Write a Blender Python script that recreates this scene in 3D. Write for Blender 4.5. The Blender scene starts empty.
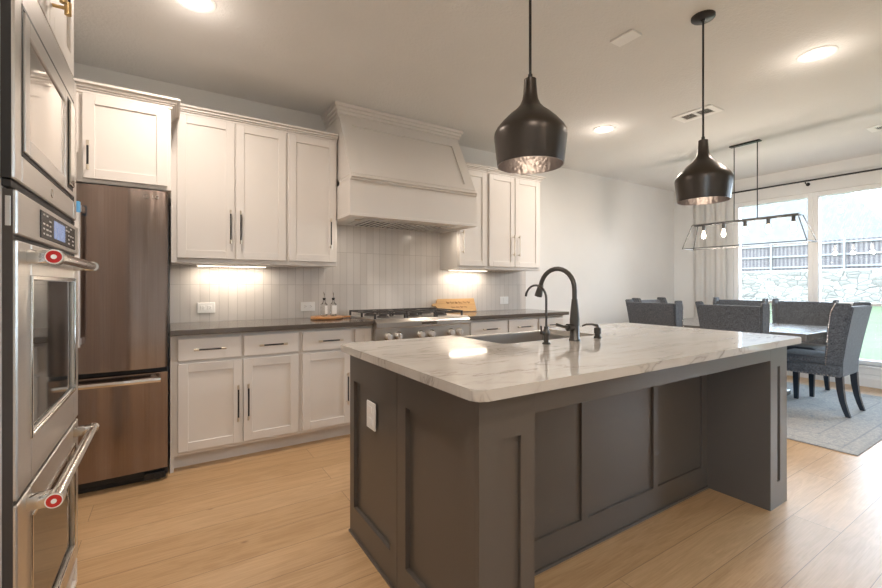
import bpy, bmesh, math, random
from mathutils import Vector, Matrix
random.seed(7)
PI = math.pi
SC = bpy.context.scene
COL = SC.collection

# ------------------------------------------------------------------ camera
cam_d = bpy.data.cameras.new('camera')
cam = bpy.data.objects.new('camera', cam_d); COL.objects.link(cam)
cam.location = (0, 0, 1.2)
cam.rotation_euler = (PI/2, 0, -math.radians(32.5))
cam_d.sensor_width = 36.0
cam_d.lens = 426.0/882.0*36.0
cam_d.shift_y = -8.5/882.0
cam_d.clip_start = 0.05; cam_d.clip_end = 300
SC.camera = cam

# ------------------------------------------------------------------ world, exposure
SKY_COL = (0.64, 0.82, 1.0); SKY_STR = 14.0
W = bpy.data.worlds.new('world'); SC.world = W; W.use_nodes = True
wn = W.node_tree.nodes; wl = W.node_tree.links; wn.clear()
wo = wn.new('ShaderNodeOutputWorld'); wb = wn.new('ShaderNodeBackground')
wb.inputs[0].default_value = SKY_COL + (1,); wb.inputs[1].default_value = SKY_STR
wl.new(wb.outputs[0], wo.inputs[0])
SC.view_settings.view_transform = 'Standard'
SC.view_settings.look = 'None'
SC.view_settings.exposure = 0.38
SC.view_settings.gamma = 1.0
SC.view_settings.use_curve_mapping = False

CAN_W = 14.5; CAN_COL = (1.0, 0.87, 0.76); CAN_SPREAD = 170; CAN_GLOW = 1.3
UC_W = 1.9; UC_COL = (1.0, 0.86, 0.70)

# window daylight: portals guide the sky light through the openings
def portal(name, loc, rot, sx, sy):
    l = bpy.data.lights.new(name, 'AREA'); l.shape = 'RECTANGLE'; l.size = sx; l.size_y = sy
    l.cycles.is_portal = True
    o = bpy.data.objects.new(name, l); COL.objects.link(o); o.location = loc; o.rotation_euler = rot
portal('sky_portal', (7.16, 1.605, 1.32), (0, PI/2, 0), 2.2, 2.8)
portal('sky_portal', (-1.14, -2.4, 1.32), (0, -PI/2, 0), 2.2, 2.5)
portal('sky_portal', (7.16, -1.5, 1.32), (0, PI/2, 0), 2.2, 1.9)

# ------------------------------------------------------------------ materials
def srgb(r, g, b):
    f = lambda c: (c/255/12.92) if c/255 <= .04045 else ((c/255+.055)/1.055)**2.4
    return (f(r), f(g), f(b))

class NT:
    def __init__(s, name):
        s.m = bpy.data.materials.new(name); s.m.use_nodes = True
        s.n = s.m.node_tree.nodes; s.l = s.m.node_tree.links; s.n.clear()
        s.out = s.n.new('ShaderNodeOutputMaterial')
        s.b = s.n.new('ShaderNodeBsdfPrincipled'); s.l.new(s.b.outputs[0], s.out.inputs[0])
    def new(s, t, **k):
        n = s.n.new(t)
        for a, v in k.items(): setattr(n, a, v)
        return n
    def link(s, a, b): s.l.new(a, b)
    def coord(s, scale=(1, 1, 1), rot=(0, 0, 0), loc=(0, 0, 0), world=False):
        mp = s.new('ShaderNodeMapping')
        if world:
            g = s.new('ShaderNodeNewGeometry'); s.link(g.outputs['Position'], mp.inputs[0])
        else:
            t = s.new('ShaderNodeTexCoord'); s.link(t.outputs['Object'], mp.inputs[0])
        mp.inputs['Location'].default_value = loc
        mp.inputs['Rotation'].default_value = rot
        mp.inputs['Scale'].default_value = scale
        return mp.outputs[0]
    def noise(s, vec, scale=5, detail=3, rough=.5, dist=0):
        n = s.new('ShaderNodeTexNoise'); s.link(vec, n.inputs['Vector'])
        n.inputs['Scale'].default_value = scale; n.inputs['Detail'].default_value = detail
        n.inputs['Roughness'].default_value = rough; n.inputs['Distortion'].default_value = dist
        return n.outputs['Fac']
    def ramp(s, fac, stops):
        r = s.new('ShaderNodeValToRGB'); s.link(fac, r.inputs[0])
        e = r.color_ramp.elements
        while len(e) < len(stops): e.new(.5)
        for el, (p, c) in zip(e, stops):
            el.position = p; el.color = (c if len(c) == 4 else tuple(c)+(1,))
        return r.outputs[0]
    def mix(s, fac, a, b, mode='MIX'):
        m = s.new('ShaderNodeMix', data_type='RGBA', blend_type=mode)
        for i, v in ((0, fac), (6, a), (7, b)):
            if isinstance(v, (int, float)): m.inputs[i].default_value = v
            elif isinstance(v, tuple): m.inputs[i].default_value = v if len(v) == 4 else v+(1,)
            else: s.link(v, m.inputs[i])
        return m.outputs[2]
    def bump(s, h, strength=.2, dist=.01, prev=None):
        b = s.new('ShaderNodeBump'); s.link(h, b.inputs['Height'])
        b.inputs['Strength'].default_value = strength; b.inputs['Distance'].default_value = dist
        if prev: s.link(prev, b.inputs['Normal'])
        s.link(b.outputs[0], s.b.inputs['Normal'])
        return b.outputs[0]
    def set(s, col=None, rough=None, metal=None, spec=None, coat=None, emis=None, estr=None):
        i = s.b.inputs
        if col is not None:
            if isinstance(col, tuple): i['Base Color'].default_value = col if len(col) == 4 else col+(1,)
            else: s.link(col, i['Base Color'])
        if rough is not None:
            if isinstance(rough, (int, float)): i['Roughness'].default_value = rough
            else: s.link(rough, i['Roughness'])
        if metal is not None: i['Metallic'].default_value = metal
        if spec is not None: i['Specular IOR Level'].default_value = spec
        if coat is not None: i['Coat Weight'].default_value = coat; i['Coat Roughness'].default_value = .05
        if emis is not None: i['Emission Color'].default_value = emis+(1,); i['Emission Strength'].default_value = estr
        return s

def paint(name, col, rough=.5, nscale=120, nstr=.05, dist=.002, spec=.5):
    t = NT(name); v = t.coord(world=True)
    n = t.noise(v, 3, 2)
    c = t.mix(n, tuple(x*.97 for x in col), tuple(min(1, x*1.03) for x in col))
    t.set(c, rough, 0, spec); t.bump(t.noise(v, nscale, 3), nstr, dist)
    return t.m

M = {}
M['wall'] = paint('wall_paint', (.79, .785, .77), .75, 160, .12, .003, .25)
M['ceiling'] = paint('ceiling_texture_paint', (.78, .775, .76), .85, 60, .5, .008, .2)
M['cabinet'] = paint('white_cabinet_paint', (.76, .72, .68), .38, 200, .02)
M['trim'] = paint('white_trim_paint', (.86, .86, .85), .4, 200, .02)
M['island'] = paint('dark_taupe_paint', (.108, .094, .082), .30, 220, .02)
M['plastic'] = paint('white_plastic', (.90, .895, .88), .35, 200, .01)
M['black'] = paint('matte_black_metal', (.012, .012, .013), .38, 200, .01)
M['black_hole'] = paint('dark_plastic', (.01, .01, .011), .5, 200, .01)

def metal(name, col, rough=.25, brush=(1, 1, 120), bstr=.04, metallic=1.0):
    t = NT(name); v = t.coord(brush, world=True)
    n = t.noise(v, 4, 3)
    c = t.mix(n, tuple(x*.92 for x in col), tuple(min(1, x*1.06) for x in col))
    t.set(c, rough, metallic)
    if bstr: t.bump(n, bstr, .002)
    return t.m
M['steel'] = metal('brushed_stainless_steel', (.68, .655, .63), .31, (2, 2, 150), .05)
M['steel_smooth'] = metal('polished_stainless_steel', (.72, .70, .67), .14, (2, 2, 2), 0)
def fridge_mat():
    t = NT('dark_stainless_steel')
    v = t.coord((1, 1, .02), world=True)
    n = t.noise(v, 3.3, 2, .5)
    fine = t.noise(t.coord((260, 260, 2), world=True), 1, 2)
    c = t.mix(fine, (.215, .165, .142), (.30, .24, .21))
    t.set(c, .19, 1.0)
    b = t.bump(n, .8, .06)
    return t.m
M['fridge'] = fridge_mat()
M['satin'] = metal('satin_aluminium', (.90, .88, .87), .42, (2, 2, 2), 0, .85)
M['pendant'] = metal('blackened_bronze', (.085, .075, .068), .33, (2, 2, 2), 0, .9)
def hammered():
    t = NT('hammered_silver_lining'); v = t.coord()
    vo = t.new('ShaderNodeTexVoronoi'); t.link(v, vo.inputs['Vector']); vo.inputs['Scale'].default_value = 60
    t.set((.42, .39, .40), .36, .9); t.bump(vo.outputs['Distance'], .5, .004)
    return t.m
M['lining'] = hammered()
M['gunmetal'] = metal('gunmetal_faucet', (.13, .125, .12), .3, (2, 2, 2), 0)
M['brass'] = metal('brushed_brass', (.72, .52, .26), .28, (2, 2, 2), 0)
M['nickel'] = metal('champagne_nickel', (.70, .62, .52), .28, (2, 2, 2), 0)
M['iron'] = paint('cast_iron', (.05, .044, .042), .55, 90, .3)
M['frame_grey'] = metal('weathered_grey_metal', (.10, .10, .10), .45, (2, 2, 2), 0, .7)

def glass_pane(name, tint=(1, 1, 1), ior=1.5):
    t = NT(name); t.n.remove(t.b)
    tr = t.new('ShaderNodeBsdfTransparent'); tr.inputs[0].default_value = tint+(1,)
    gl = t.new('ShaderNodeBsdfGlossy'); gl.inputs['Roughness'].default_value = .01
    fr = t.new('ShaderNodeFresnel'); fr.inputs[0].default_value = ior
    mx = t.new('ShaderNodeMixShader')
    t.link(fr.outputs[0], mx.inputs[0]); t.link(tr.outputs[0], mx.inputs[1]); t.link(gl.outputs[0], mx.inputs[2])
    t.link(mx.outputs[0], t.out.inputs[0])
    return t.m
M['glass'] = glass_pane('window_glass')
M['bottle'] = glass_pane('bottle_glass', (.98, .98, .97), 1.3)
M['bulb_glass'] = glass_pane('bulb_glass', (.98, .97, .95), 1.2)
t = NT('oven_door_glass'); n = t.noise(t.coord(world=True), 14, 3)
t.set(t.mix(n, (.035, .032, .028), (.05, .045, .04)), .04, 0, .6); M['oven_glass'] = t.m
t = NT('microwave_mirror_glass'); n = t.noise(t.coord(world=True), 6, 2)
t.set(t.mix(n, (.50, .46, .43), (.54, .50, .46)), .07, 1); M['mw_glass'] = t.m
t = NT('display_panel_glass'); t.set(t.mix(t.noise(t.coord(), 8), (.008, .008, .009), (.012, .011, .012)), .25, 0, .25); M['display'] = t.m
t = NT('display_screen'); t.set(t.mix(t.noise(t.coord(), 30), (.10, .14, .24), (.18, .24, .38)), .15, 0, emis=(.35, .45, .75), estr=.35); M['screen'] = t.m
t = NT('icon_print'); t.set((.62, .60, .58), .5); M['icon'] = t.m
t = NT('red_enamel'); t.set(t.mix(t.noise(t.coord(), 40), (.50, .012, .012), (.60, .02, .02)), .2, 0, coat=.6); M['red'] = t.m
t = NT('blue_film'); t.set(t.mix(t.noise(t.coord(), 20), (.10, .38, .72), (.16, .45, .80)), .3); M['blue'] = t.m
t = NT('lit_lens'); t.set((.9, .9, .88), .4, emis=(1.0, .90, .76), estr=7.0); M['lens'] = t.m
t = NT('lit_strip'); t.set((.9, .9, .88), .4, emis=(1.0, .86, .66), estr=4.0); M['strip'] = t.m
t = NT('lit_bulb'); t.set((.9, .85, .8), .3, emis=(1.0, .80, .58), estr=5.0); M['bulb'] = t.m

def floor_mat():
    t = NT('oak_plank_floor')
    br = t.new('ShaderNodeTexBrick'); br.offset = .37; br.offset_frequency = 2; br.squash = 1
    v = t.coord(world=True, loc=(.35, .06, 0)); t.link(v, br.inputs['Vector'])
    br.inputs['Scale'].default_value = 1; br.inputs['Brick Width'].default_value = 1.9
    br.inputs['Row Height'].default_value = .19; br.inputs['Mortar Size'].default_value = .0013
    br.inputs['Mortar Smooth'].default_value = .3; br.inputs['Bias'].default_value = 0
    br.inputs['Color1'].default_value = (0, 0, 0, 1); br.inputs['Color2'].default_value = (1, 1, 1, 1)
    br.inputs['Mortar'].default_value = (.5, .5, .5, 1)
    sep = t.new('ShaderNodeSeparateColor'); t.link(br.outputs['Color'], sep.inputs[0])
    # per-plank offset of the grain
    cmb = t.new('ShaderNodeCombineXYZ'); m1 = t.new('ShaderNodeMath', operation='MULTIPLY'); m1.inputs[1].default_value = 37.0
    t.link(sep.outputs[0], m1.inputs[0]); t.link(m1.outputs[0], cmb.inputs[0]); t.link(m1.outputs[0], cmb.inputs[2])
    add = t.new('ShaderNodeVectorMath', operation='ADD'); t.link(v, add.inputs[0]); t.link(cmb.outputs[0], add.inputs[1])
    mp = t.new('ShaderNodeMapping'); mp.inputs['Scale'].default_value = (1.0, 7.0, 1); t.link(add.outputs[0], mp.inputs[0])
    big = t.noise(mp.outputs[0], 1.6, 4, .55, .9)
    wv = t.new('ShaderNodeMath', operation='MULTIPLY'); t.link(big, wv.inputs[0]); wv.inputs[1].default_value = 26
    sn = t.new('ShaderNodeMath', operation='SINE'); t.link(wv.outputs[0], sn.inputs[0])
    mr = t.new('ShaderNodeMapRange'); t.link(sn.outputs[0], mr.inputs[0]); mr.inputs[1].default_value = -1; mr.inputs[2].default_value = 1
    mp2 = t.new('ShaderNodeMapping'); mp2.inputs['Scale'].default_value = (6, 160, 1); t.link(add.outputs[0], mp2.inputs[0])
    fine = t.noise(mp2.outputs[0], 1.2, 3)
    base = t.ramp(sep.outputs[0], [(0, (.52, .325, .155)), (.5, (.585, .375, .19)), (1, (.65, .44, .24))])
    c1 = t.mix(.3, base, t.ramp(mr.outputs[0], [(0, (.37, .21, .095)), (1, (.64, .43, .24))]))
    c2 = t.mix(.3, c1, t.ramp(fine, [(.3, (.36, .205, .095)), (.7, (.66, .45, .26))]))
    # sparse knots
    vo = t.new('ShaderNodeTexVoronoi'); mpk = t.new('ShaderNodeMapping'); mpk.inputs['Scale'].default_value = (1.6, 3.2, 1)
    t.link(v, mpk.inputs[0]); t.link(mpk.outputs[0], vo.inputs['Vector']); vo.inputs['Scale'].default_value = 1.3
    kn = t.ramp(vo.outputs['Distance'], [(0, (1, 1, 1)), (.045, (0, 0, 0))])
    c2b = t.mix(kn, c2, (.25, .13, .06))
    c3 = t.mix(br.outputs['Fac'], c2b, (.22, .13, .07))
    rr = t.new('ShaderNodeMapRange'); t.link(fine, rr.inputs[0]); rr.inputs[3].default_value = .34; rr.inputs[4].default_value = .46
    t.set(c3, rr.outputs[0], 0, .65)
    h = t.new('ShaderNodeMath', operation='SUBTRACT'); t.link(mr.outputs[0], h.inputs[0]); t.link(br.outputs['Fac'], h.inputs[1])
    p = t.bump(h.outputs[0], .12, .002)
    t.bump(fine, .15, .001, p)
    return t.m
M['floor'] = floor_mat()

def tile_mat():
    t = NT('vertical_stacked_tile')
    g = t.new('ShaderNodeNewGeometry'); s = t.new('ShaderNodeSeparateXYZ'); t.link(g.outputs['Position'], s.inputs[0])
    c = t.new('ShaderNodeCombineXYZ')
    zs = t.new('ShaderNodeMath', operation='SUBTRACT'); t.link(s.outputs['Z'], zs.inputs[0]); zs.inputs[1].default_value = .907
    t.link(zs.outputs[0], c.inputs[0]); t.link(s.outputs['X'], c.inputs[1])
    br = t.new('ShaderNodeTexBrick'); br.offset = 0; t.link(c.outputs[0], br.inputs['Vector'])
    br.inputs['Scale'].default_value = 1; br.inputs['Brick Width'].default_value = .30; br.inputs['Row Height'].default_value = .0665
    br.inputs['Mortar Size'].default_value = .0016; br.inputs['Mortar Smooth'].default_value = .2
    br.inputs['Color1'].default_value = (.64, .60, .565, 1); br.inputs['Color2'].default_value = (.70, .66, .625, 1)
    br.inputs['Mortar'].default_value = (.46, .42, .39, 1)
    t.set(br.outputs['Color'], .2, 0, .5)
    inv = t.new('ShaderNodeMath', operation='SUBTRACT'); inv.inputs[0].default_value = 1; t.link(br.outputs['Fac'], inv.inputs[1])
    p = t.bump(inv.outputs[0], .5, .002)
    t.bump(t.noise(t.coord(world=True), 14, 2), .12, .004, p)
    return t.m
M['tile'] = tile_mat()

def quartz(name, c_lo, c_hi, vein, rough, vs=1.0, vamt=.75):
    t = NT(name)
    v = t.coord((.75, 3.6, 1), (0, 0, .22), world=True)
    w = t.noise(v, 1.1*vs, 5, .6, 1.2)
    d = t.new('ShaderNodeMath', operation='SUBTRACT'); t.link(w, d.inputs[0]); d.inputs[1].default_value = .5
    a = t.new('ShaderNodeMath', operation='ABSOLUTE'); t.link(d.outputs[0], a.inputs[0])
    vn = t.ramp(a.outputs[0], [(0, (1, 1, 1)), (.008, (.35, .35, .35)), (.03, (0, 0, 0))])
    msk = t.ramp(t.noise(v, 2.2*vs, 2), [(.42, (0, 0, 0)), (.62, (1, 1, 1))])
    base = t.mix(t.noise(v, 2.0*vs, 5, .6, .5), c_lo, c_hi)
    f = t.mix(1.0, vn, msk, 'MULTIPLY')
    mm = t.new('ShaderNodeMath', operation='MULTIPLY'); t.link(f, mm.inputs[0]); mm.inputs[1].default_value = vamt
    c = t.mix(mm.outputs[0], base, vein)
    t.set(c, rough, 0, .55)
    return t.m
M['quartz'] = quartz('white_veined_quartzite', (.50, .46, .415), (.66, .625, .58), (.24, .205, .175), .07, 1.6, .85)
M['dark_quartz'] = quartz('dark_grey_countertop', (.09, .074, .062), (.13, .11, .094), (.18, .155, .13), .14, 3.0, .3)

def fabric(name, a, b, rough=.9, wv=420):
    t = NT(name); v = t.coord()
    n1 = t.noise(t.coord((wv, 40, wv/8)), 1, 2); n2 = t.noise(t.coord((40, wv/8, wv)), 1, 2)
    n3 = t.noise(v, 150, 2)
    f = t.mix(.5, n1, n2); f = t.mix(.5, f, n3)
    c = t.ramp(f, [(.35, a), (.65, b)])
    t.set(c, rough, 0, .2); t.b.inputs['Sheen Weight'].default_value = .25
    t.bump(f, .5, .003)
    return t.m
M['tweed'] = fabric('charcoal_tweed_upholstery', (.016, .019, .025), (.175, .19, .215))
M['chair_leg'] = paint('espresso_wood', (.018, .026, .038), .25, 60, .05)
M['nail'] = metal('nailhead_nickel', (.55, .55, .56), .25, (2, 2, 2), 0)
t = NT('linen_curtain'); n = t.noise(t.coord((60, 60, 400)), 1, 3)
t.set(t.mix(n, (.82, .81, .79), (.88, .87, .85)), .9, 0, .1); t.bump(n, .3, .002)
tl = t.new('ShaderNodeBsdfTranslucent'); tl.inputs[0].default_value = (.8, .78, .75, 1)
ms = t.new('ShaderNodeMixShader'); ms.inputs[0].default_value = .35
t.link(t.b.outputs[0], ms.inputs[1]); t.link(tl.outputs[0], ms.inputs[2]); t.link(ms.outputs[0], t.out.inputs[0]); M['curtain'] = t.m

def wood(name, a, b, rough=.4, scale=(2, 30, 30), coat=None):
    t = NT(name); n = t.noise(t.coord(scale), 1.5, 4, .6, 1.0)
    t.set(t.ramp(n, [(.3, a), (.7, b)]), rough, 0, .5, coat); t.bump(n, .1, .001)
    return t.m
M['table'] = wood('weathered_grey_wood', (.10, .095, .09), (.20, .19, .18), .22, (30, 2, 30))
M['board'] = wood('maple_cutting_board', (.46, .26, .10), (.58, .36, .16), .4, (2, 40, 60))
M['acacia'] = wood('acacia_board', (.38, .17, .06), (.58, .30, .12), .35, (3, 26, 26))
M['burn'] = paint('engraved_wood', (.16, .07, .03), .7, 90, .05)

def rug_mat():
    t = NT('distressed_rug')
    v = t.coord(world=True)
    vo = t.new('ShaderNodeTexVoronoi'); vo.feature = 'DISTANCE_TO_EDGE'; t.link(v, vo.inputs['Vector']); vo.inputs['Scale'].default_value = 21
    lace = t.ramp(vo.outputs['Distance'], [(.0, (.7, .7, .7)), (.10, (0, 0, 0))])
    n = t.noise(v, 26, 4, .7, .8)
    dist = t.ramp(t.noise(v, 5, 4, .7), [(.42, (0, 0, 0)), (.62, (1, 1, 1))])
    c = t.mix(n, (.30, .31, .325), (.52, .495, .46))
    f = t.mix(1.0, lace, dist, 'MULTIPLY')
    c = t.mix(f, c, (.17, .23, .29))
    sp = t.ramp(t.noise(v, 60, 3, .7), [(.52, (0, 0, 0)), (.60, (1, 1, 1))])
    c = t.mix(t.mix(1, sp, (.55, .55, .55), 'MULTIPLY'), c, (.60, .57, .52))
    # border stripes following the rectangle
    s = t.new('ShaderNodeSeparateXYZ'); t.link(v, s.inputs[0])
    def edge(out, c0, half):
        a = t.new('ShaderNodeMath', operation='SUBTRACT'); t.link(out, a.inputs[0]); a.inputs[1].default_value = c0
        b = t.new('ShaderNodeMath', operation='ABSOLUTE'); t.link(a.outputs[0], b.inputs[0])
        d = t.new('ShaderNodeMath', operation='SUBTRACT'); d.inputs[0].default_value = half; t.link(b.outputs[0], d.inputs[1])
        return d.outputs[0]
    mn = t.new('ShaderNodeMath', operation='MINIMUM')
    t.link(edge(s.outputs['X'], 5.2525, 1.1775), mn.inputs[0]); t.link(edge(s.outputs['Y'], 2.3, 1.35), mn.inputs[1])
    st = t.ramp(mn.outputs[0], [(0, (.50, .50, .50)), (.030, (.5, .5, .5)), (.032, (0, 0, 0)), (.10, (0, 0, 0)), (.102, (.9, .9, .9)),
                 (.112, (.9, .9, .9)), (.114, (0, 0, 0)), (.30, (0, 0, 0)), (.302, (.8, .8, .8)), (.312, (.8, .8, .8)), (.314, (0, 0, 0))])
    c = t.mix(t.mix(1, st, (.6, .6, .6), 'MULTIPLY'), c, (.22, .25, .28))
    t.set(c, .95, 0, .1); t.bump(n, .4, .004)
    return t.m
M['rug'] = rug_mat()
t = NT('grass'); n = t.noise(t.coord(world=True), 3, 6, .7); t.set(t.ramp(n, [(.3, (.050, .062, .032)), (.7, (.072, .084, .046))]), .9, 0, .1); M['grass'] = t.m
t = NT('retaining_wall_stone'); v = t.coord((1, 1.2, 2.2), world=True)
vo = t.new('ShaderNodeTexVoronoi'); vo.feature = 'DISTANCE_TO_EDGE'; t.link(v, vo.inputs['Vector']); vo.inputs['Scale'].default_value = 2.6
vo2 = t.new('ShaderNodeTexVoronoi'); t.link(v, vo2.inputs['Vector']); vo2.inputs['Scale'].default_value = 2.6
st = t.mix(vo2.outputs['Color'], (.115, .103, .088), (.25, .225, .19))
t.set(t.mix(t.ramp(vo.outputs['Distance'], [(0, (1, 1, 1)), (.05, (0, 0, 0))]), st, (.045, .04, .035)), .9, 0, .1); t.bump(vo.outputs['Distance'], .6, .08); M['stone'] = t.m
def fence_mat():
    t = NT('grey_fence_boards'); n = t.noise(t.coord((1, 9, .8), world=True), 2, 4)
    s = t.new('ShaderNodeSeparateXYZ'); t.link(t.coord(world=True), s.inputs[0])
    m = t.new('ShaderNodeMath', operation='PINGPONG'); t.link(s.outputs['Y'], m.inputs[0]); m.inputs[1].default_value = .07
    g = t.ramp(m.outputs[0], [(0, (1, 1, 1)), (.1, (0, 0, 0))])
    c = t.ramp(n, [(.3, (.135, .115, .105)), (.7, (.21, .185, .17))])
    t.set(t.mix(g, c, (.06, .05, .05)), .9, 0, .1); return t.m
M['fence'] = fence_mat()
M['fence_rail'] = paint('fence_rail_wood', (.16, .15, .14), .8)
t = NT('roof_shingle'); br = t.new('ShaderNodeTexBrick'); t.link(t.coord(world=True, rot=(0, PI/2, 0)), br.inputs['Vector'])
br.inputs['Scale'].default_value = 2.2; br.inputs['Color1'].default_value = (.080, .075, .070, 1); br.inputs['Color2'].default_value = (.105, .098, .092, 1); br.inputs['Mortar'].default_value = (.066, .062, .058, 1)
t.set(br.outputs['Color'], .9, 0, .1); M['roof'] = t.m
M['siding'] = paint('pale_house_wall', (.74, .72, .70), .8)

# ------------------------------------------------------------------ mesh helpers
def BM(): return bmesh.new()
def box(bm, x0, x1, y0, y1, z0, z1, bev=0, seg=1, mat=None):
    x0, x1 = sorted((x0, x1)); y0, y1 = sorted((y0, y1)); z0, z1 = sorted((z0, z1))
    c = Vector(((x0+x1)/2, (y0+y1)/2, (z0+z1)/2))
    r = bmesh.ops.create_cube(bm, size=1, matrix=Matrix.Translation(c) @ Matrix.Diagonal((x1-x0, y1-y0, z1-z0, 1)))
    vs = r['verts']
    if mat is not None:
        for f in set(f for v in vs for f in v.link_faces): f.material_index = mat
    if bev:
        es = list(set(e for v in vs for e in v.link_edges))
        bmesh.ops.bevel(bm, geom=es, offset=min(bev, .49*min(x1-x0, y1-y0, z1-z0)), segments=seg, affect='EDGES', profile=.5)
    return bm
def hexa(bm, bot, top):
    """prism between two quads (lists of 4 points each)"""
    a = [bm.verts.new(p) for p in bot]; b = [bm.verts.new(p) for p in top]
    n = len(a)
    bm.faces.new(a[::-1]); bm.faces.new(b)
    for i in range(n): bm.faces.new((a[i], a[(i+1) % n], b[(i+1) % n], b[i]))
    return bm
def cyl(bm, p0, p1, r0, r1=None, n=20, caps=True):
    p0, p1 = Vector(p0), Vector(p1); r1 = r0 if r1 is None else r1
    d = p1-p0; q = Vector((0, 0, 1)).rotation_difference(d.normalized()).to_matrix().to_4x4()
    bmesh.ops.create_cone(bm, cap_ends=caps, segments=n, radius1=r0, radius2=r1, depth=d.length,
                          matrix=Matrix.Translation((p0+p1)/2) @ q)
    return bm
def lathe(bm, prof, c=(0, 0, 0), n=40):
    rings = []
    for r, z in prof:
        if r < 1e-5: rings.append([bm.verts.new((c[0], c[1], c[2]+z))])
        else: rings.append([bm.verts.new((c[0]+r*math.cos(2*PI*i/n), c[1]+r*math.sin(2*PI*i/n), c[2]+z)) for i in range(n)])
    for a, b in zip(rings, rings[1:]):
        for i in range(n):
            j = (i+1) % n
            if len(a) == 1 and len(b) == 1: continue
            if len(a) == 1: bm.faces.new((a[0], b[j], b[i]))
            elif len(b) == 1: bm.faces.new((a[i], a[j], b[0]))
            else: bm.faces.new((a[i], a[j], b[j], b[i]))
    return bm
def tube(bm, pts, rad, n=12, caps=True):
    pts = [Vector(p) for p in pts]
    if not isinstance(rad, (list, tuple)): rad = [rad]*len(pts)
    up = None; rings = []
    for i, p in enumerate(pts):
        d = (pts[min(i+1, len(pts)-1)]-pts[max(i-1, 0)]).normalized()
        if up is None:
            up = d.orthogonal().normalized()
        up = (up - d*up.dot(d)).normalized(); s = d.cross(up)
        rings.append([bm.verts.new(p + rad[i]*(math.cos(2*PI*k/n)*up + math.sin(2*PI*k/n)*s)) for k in range(n)])
    for a, b in zip(rings, rings[1:]):
        for i in range(n):
            j = (i+1) % n; bm.faces.new((a[i], a[j], b[j], b[i]))
    if caps: bm.faces.new(rings[0][::-1]); bm.faces.new(rings[-1])
    return bm
def extrude_profile(bm, prof, axis, a, b):
    """closed 2-D profile swept from a to b along an axis ('x': profile is (y,z); 'y': (x,z); 'z': (x,y))"""
    mk = {'x': lambda t, p: (t, p[0], p[1]), 'y': lambda t, p: (p[0], t, p[1]), 'z': lambda t, p: (p[0], p[1], t)}[axis]
    A = [bm.verts.new(mk(a, p)) for p in prof]; B = [bm.verts.new(mk(b, p)) for p in prof]
    n = len(prof); bm.faces.new(A); bm.faces.new(B[::-1])
    for i in range(n): bm.faces.new((A[i], B[i], B[(i+1) % n], A[(i+1) % n]))
    return bm
ORG = {}
def obj(name, bm, mats, parent=None, smooth=None, label=None, kind=None, origin=None):
    """link a bmesh (in world coordinates) as one object; origin at the base of its bounds"""
    bmesh.ops.recalc_face_normals(bm, faces=bm.faces)
    xs = [v.co for v in bm.verts]
    if origin is None:
        mn = [min(v[i] for v in xs) for i in range(3)]; mx = [max(v[i] for v in xs) for i in range(3)]
        origin = Vector(((mn[0]+mx[0])/2, (mn[1]+mx[1])/2, mn[2]))
    origin = Vector(origin)
    bmesh.ops.translate(bm, verts=bm.verts, vec=-origin)
    me = bpy.data.meshes.new(name); bm.to_mesh(me); bm.free()
    for m in (mats if isinstance(mats, (list, tuple)) else [mats]): me.materials.append(m)
    o = bpy.data.objects.new(name, me); COL.objects.link(o)
    po = Vector((0, 0, 0))
    if parent is not None: o.parent = parent; po = ORG[parent.name]
    o.location = origin-po; ORG[o.name] = origin
    if smooth:
        me.shade_smooth()
        me.set_sharp_from_angle(angle=math.radians(smooth if smooth is not True else 40))
    if label: o['label'] = label
    if kind: o['kind'] = kind
    return o
def thing(name, label, cat, loc=(0, 0, 0), group=None):
    o = bpy.data.objects.new(name, None); COL.objects.link(o); o.location = loc; o.empty_display_size = .1
    ORG[o.name] = Vector(loc); tag(o, label, cat, group); return o
def tag(o, label, cat, group=None):
    o['label'] = label; o['category'] = cat
    if group: o['group'] = group
    return o
def dup(root, loc=None, rotz=None, label=None):
    def cp(o, par):
        c = o.copy(); COL.objects.link(c)
        if par is not None: c.parent = par
        for ch in list(o.children): cp(ch, c)
        return c
    r = cp(root, None)
    if loc is not None: r.location = loc
    if rotz is not None: r.rotation_euler = (0, 0, rotz)
    if label: r['label'] = label
    return r
def struct(name, bm, m, parent=None, smooth=None):
    return obj(name, bm, m, parent, smooth, kind='structure')

# ------------------------------------------------------------------ room shell
XL, XR, YB, YF, H = -.96, 6.98, 3.84, -4.2, 2.74
struct('floor', box(BM(), XL-.15, XR+.15, YF-.15, YB+.15, -.1, 0), M['floor'])
struct('ceiling', box(BM(), XL-.15, XR+.15, YF-.15, YB+.15, H, H+.12), M['ceiling'])
struct('wall_back', box(BM(), XL-.15, XR+.15, YB, YB+.15, 0, H), M['wall'])
def wall_open(name, axis, p0, p1, a0, a1, holes):
    bm = BM(); cur = a0
    def b(u0, u1, z0, z1):
        if u1-u0 < 1e-4 or z1-z0 < 1e-4: return
        if axis == 'x': box(bm, p0, p1, u0, u1, z0, z1)
        else: box(bm, u0, u1, p0, p1, z0, z1)
    for (u0, u1, z0, z1) in sorted(holes):
        b(cur, u0, 0, H); b(u0, u1, 0, z0); b(u0, u1, z1, H); cur = u1
    b(cur, a1, 0, H)
    return struct(name, bm, M['wall'])
ZW0, ZW1 = .25, 2.40
wall_open('wall_right', 'x', XR, XR+.15, YF, YB, [(.24, 2.97, ZW0, ZW1), (-2.4, -.6, ZW0, ZW1)])
wall_open('wall_left', 'x', XL-.15, XL, YF, YB, [(-3.6, -1.2, ZW0, ZW1)])
wall_open('wall_front', 'y', YF-.15, YF, XL, XR, [])

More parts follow.
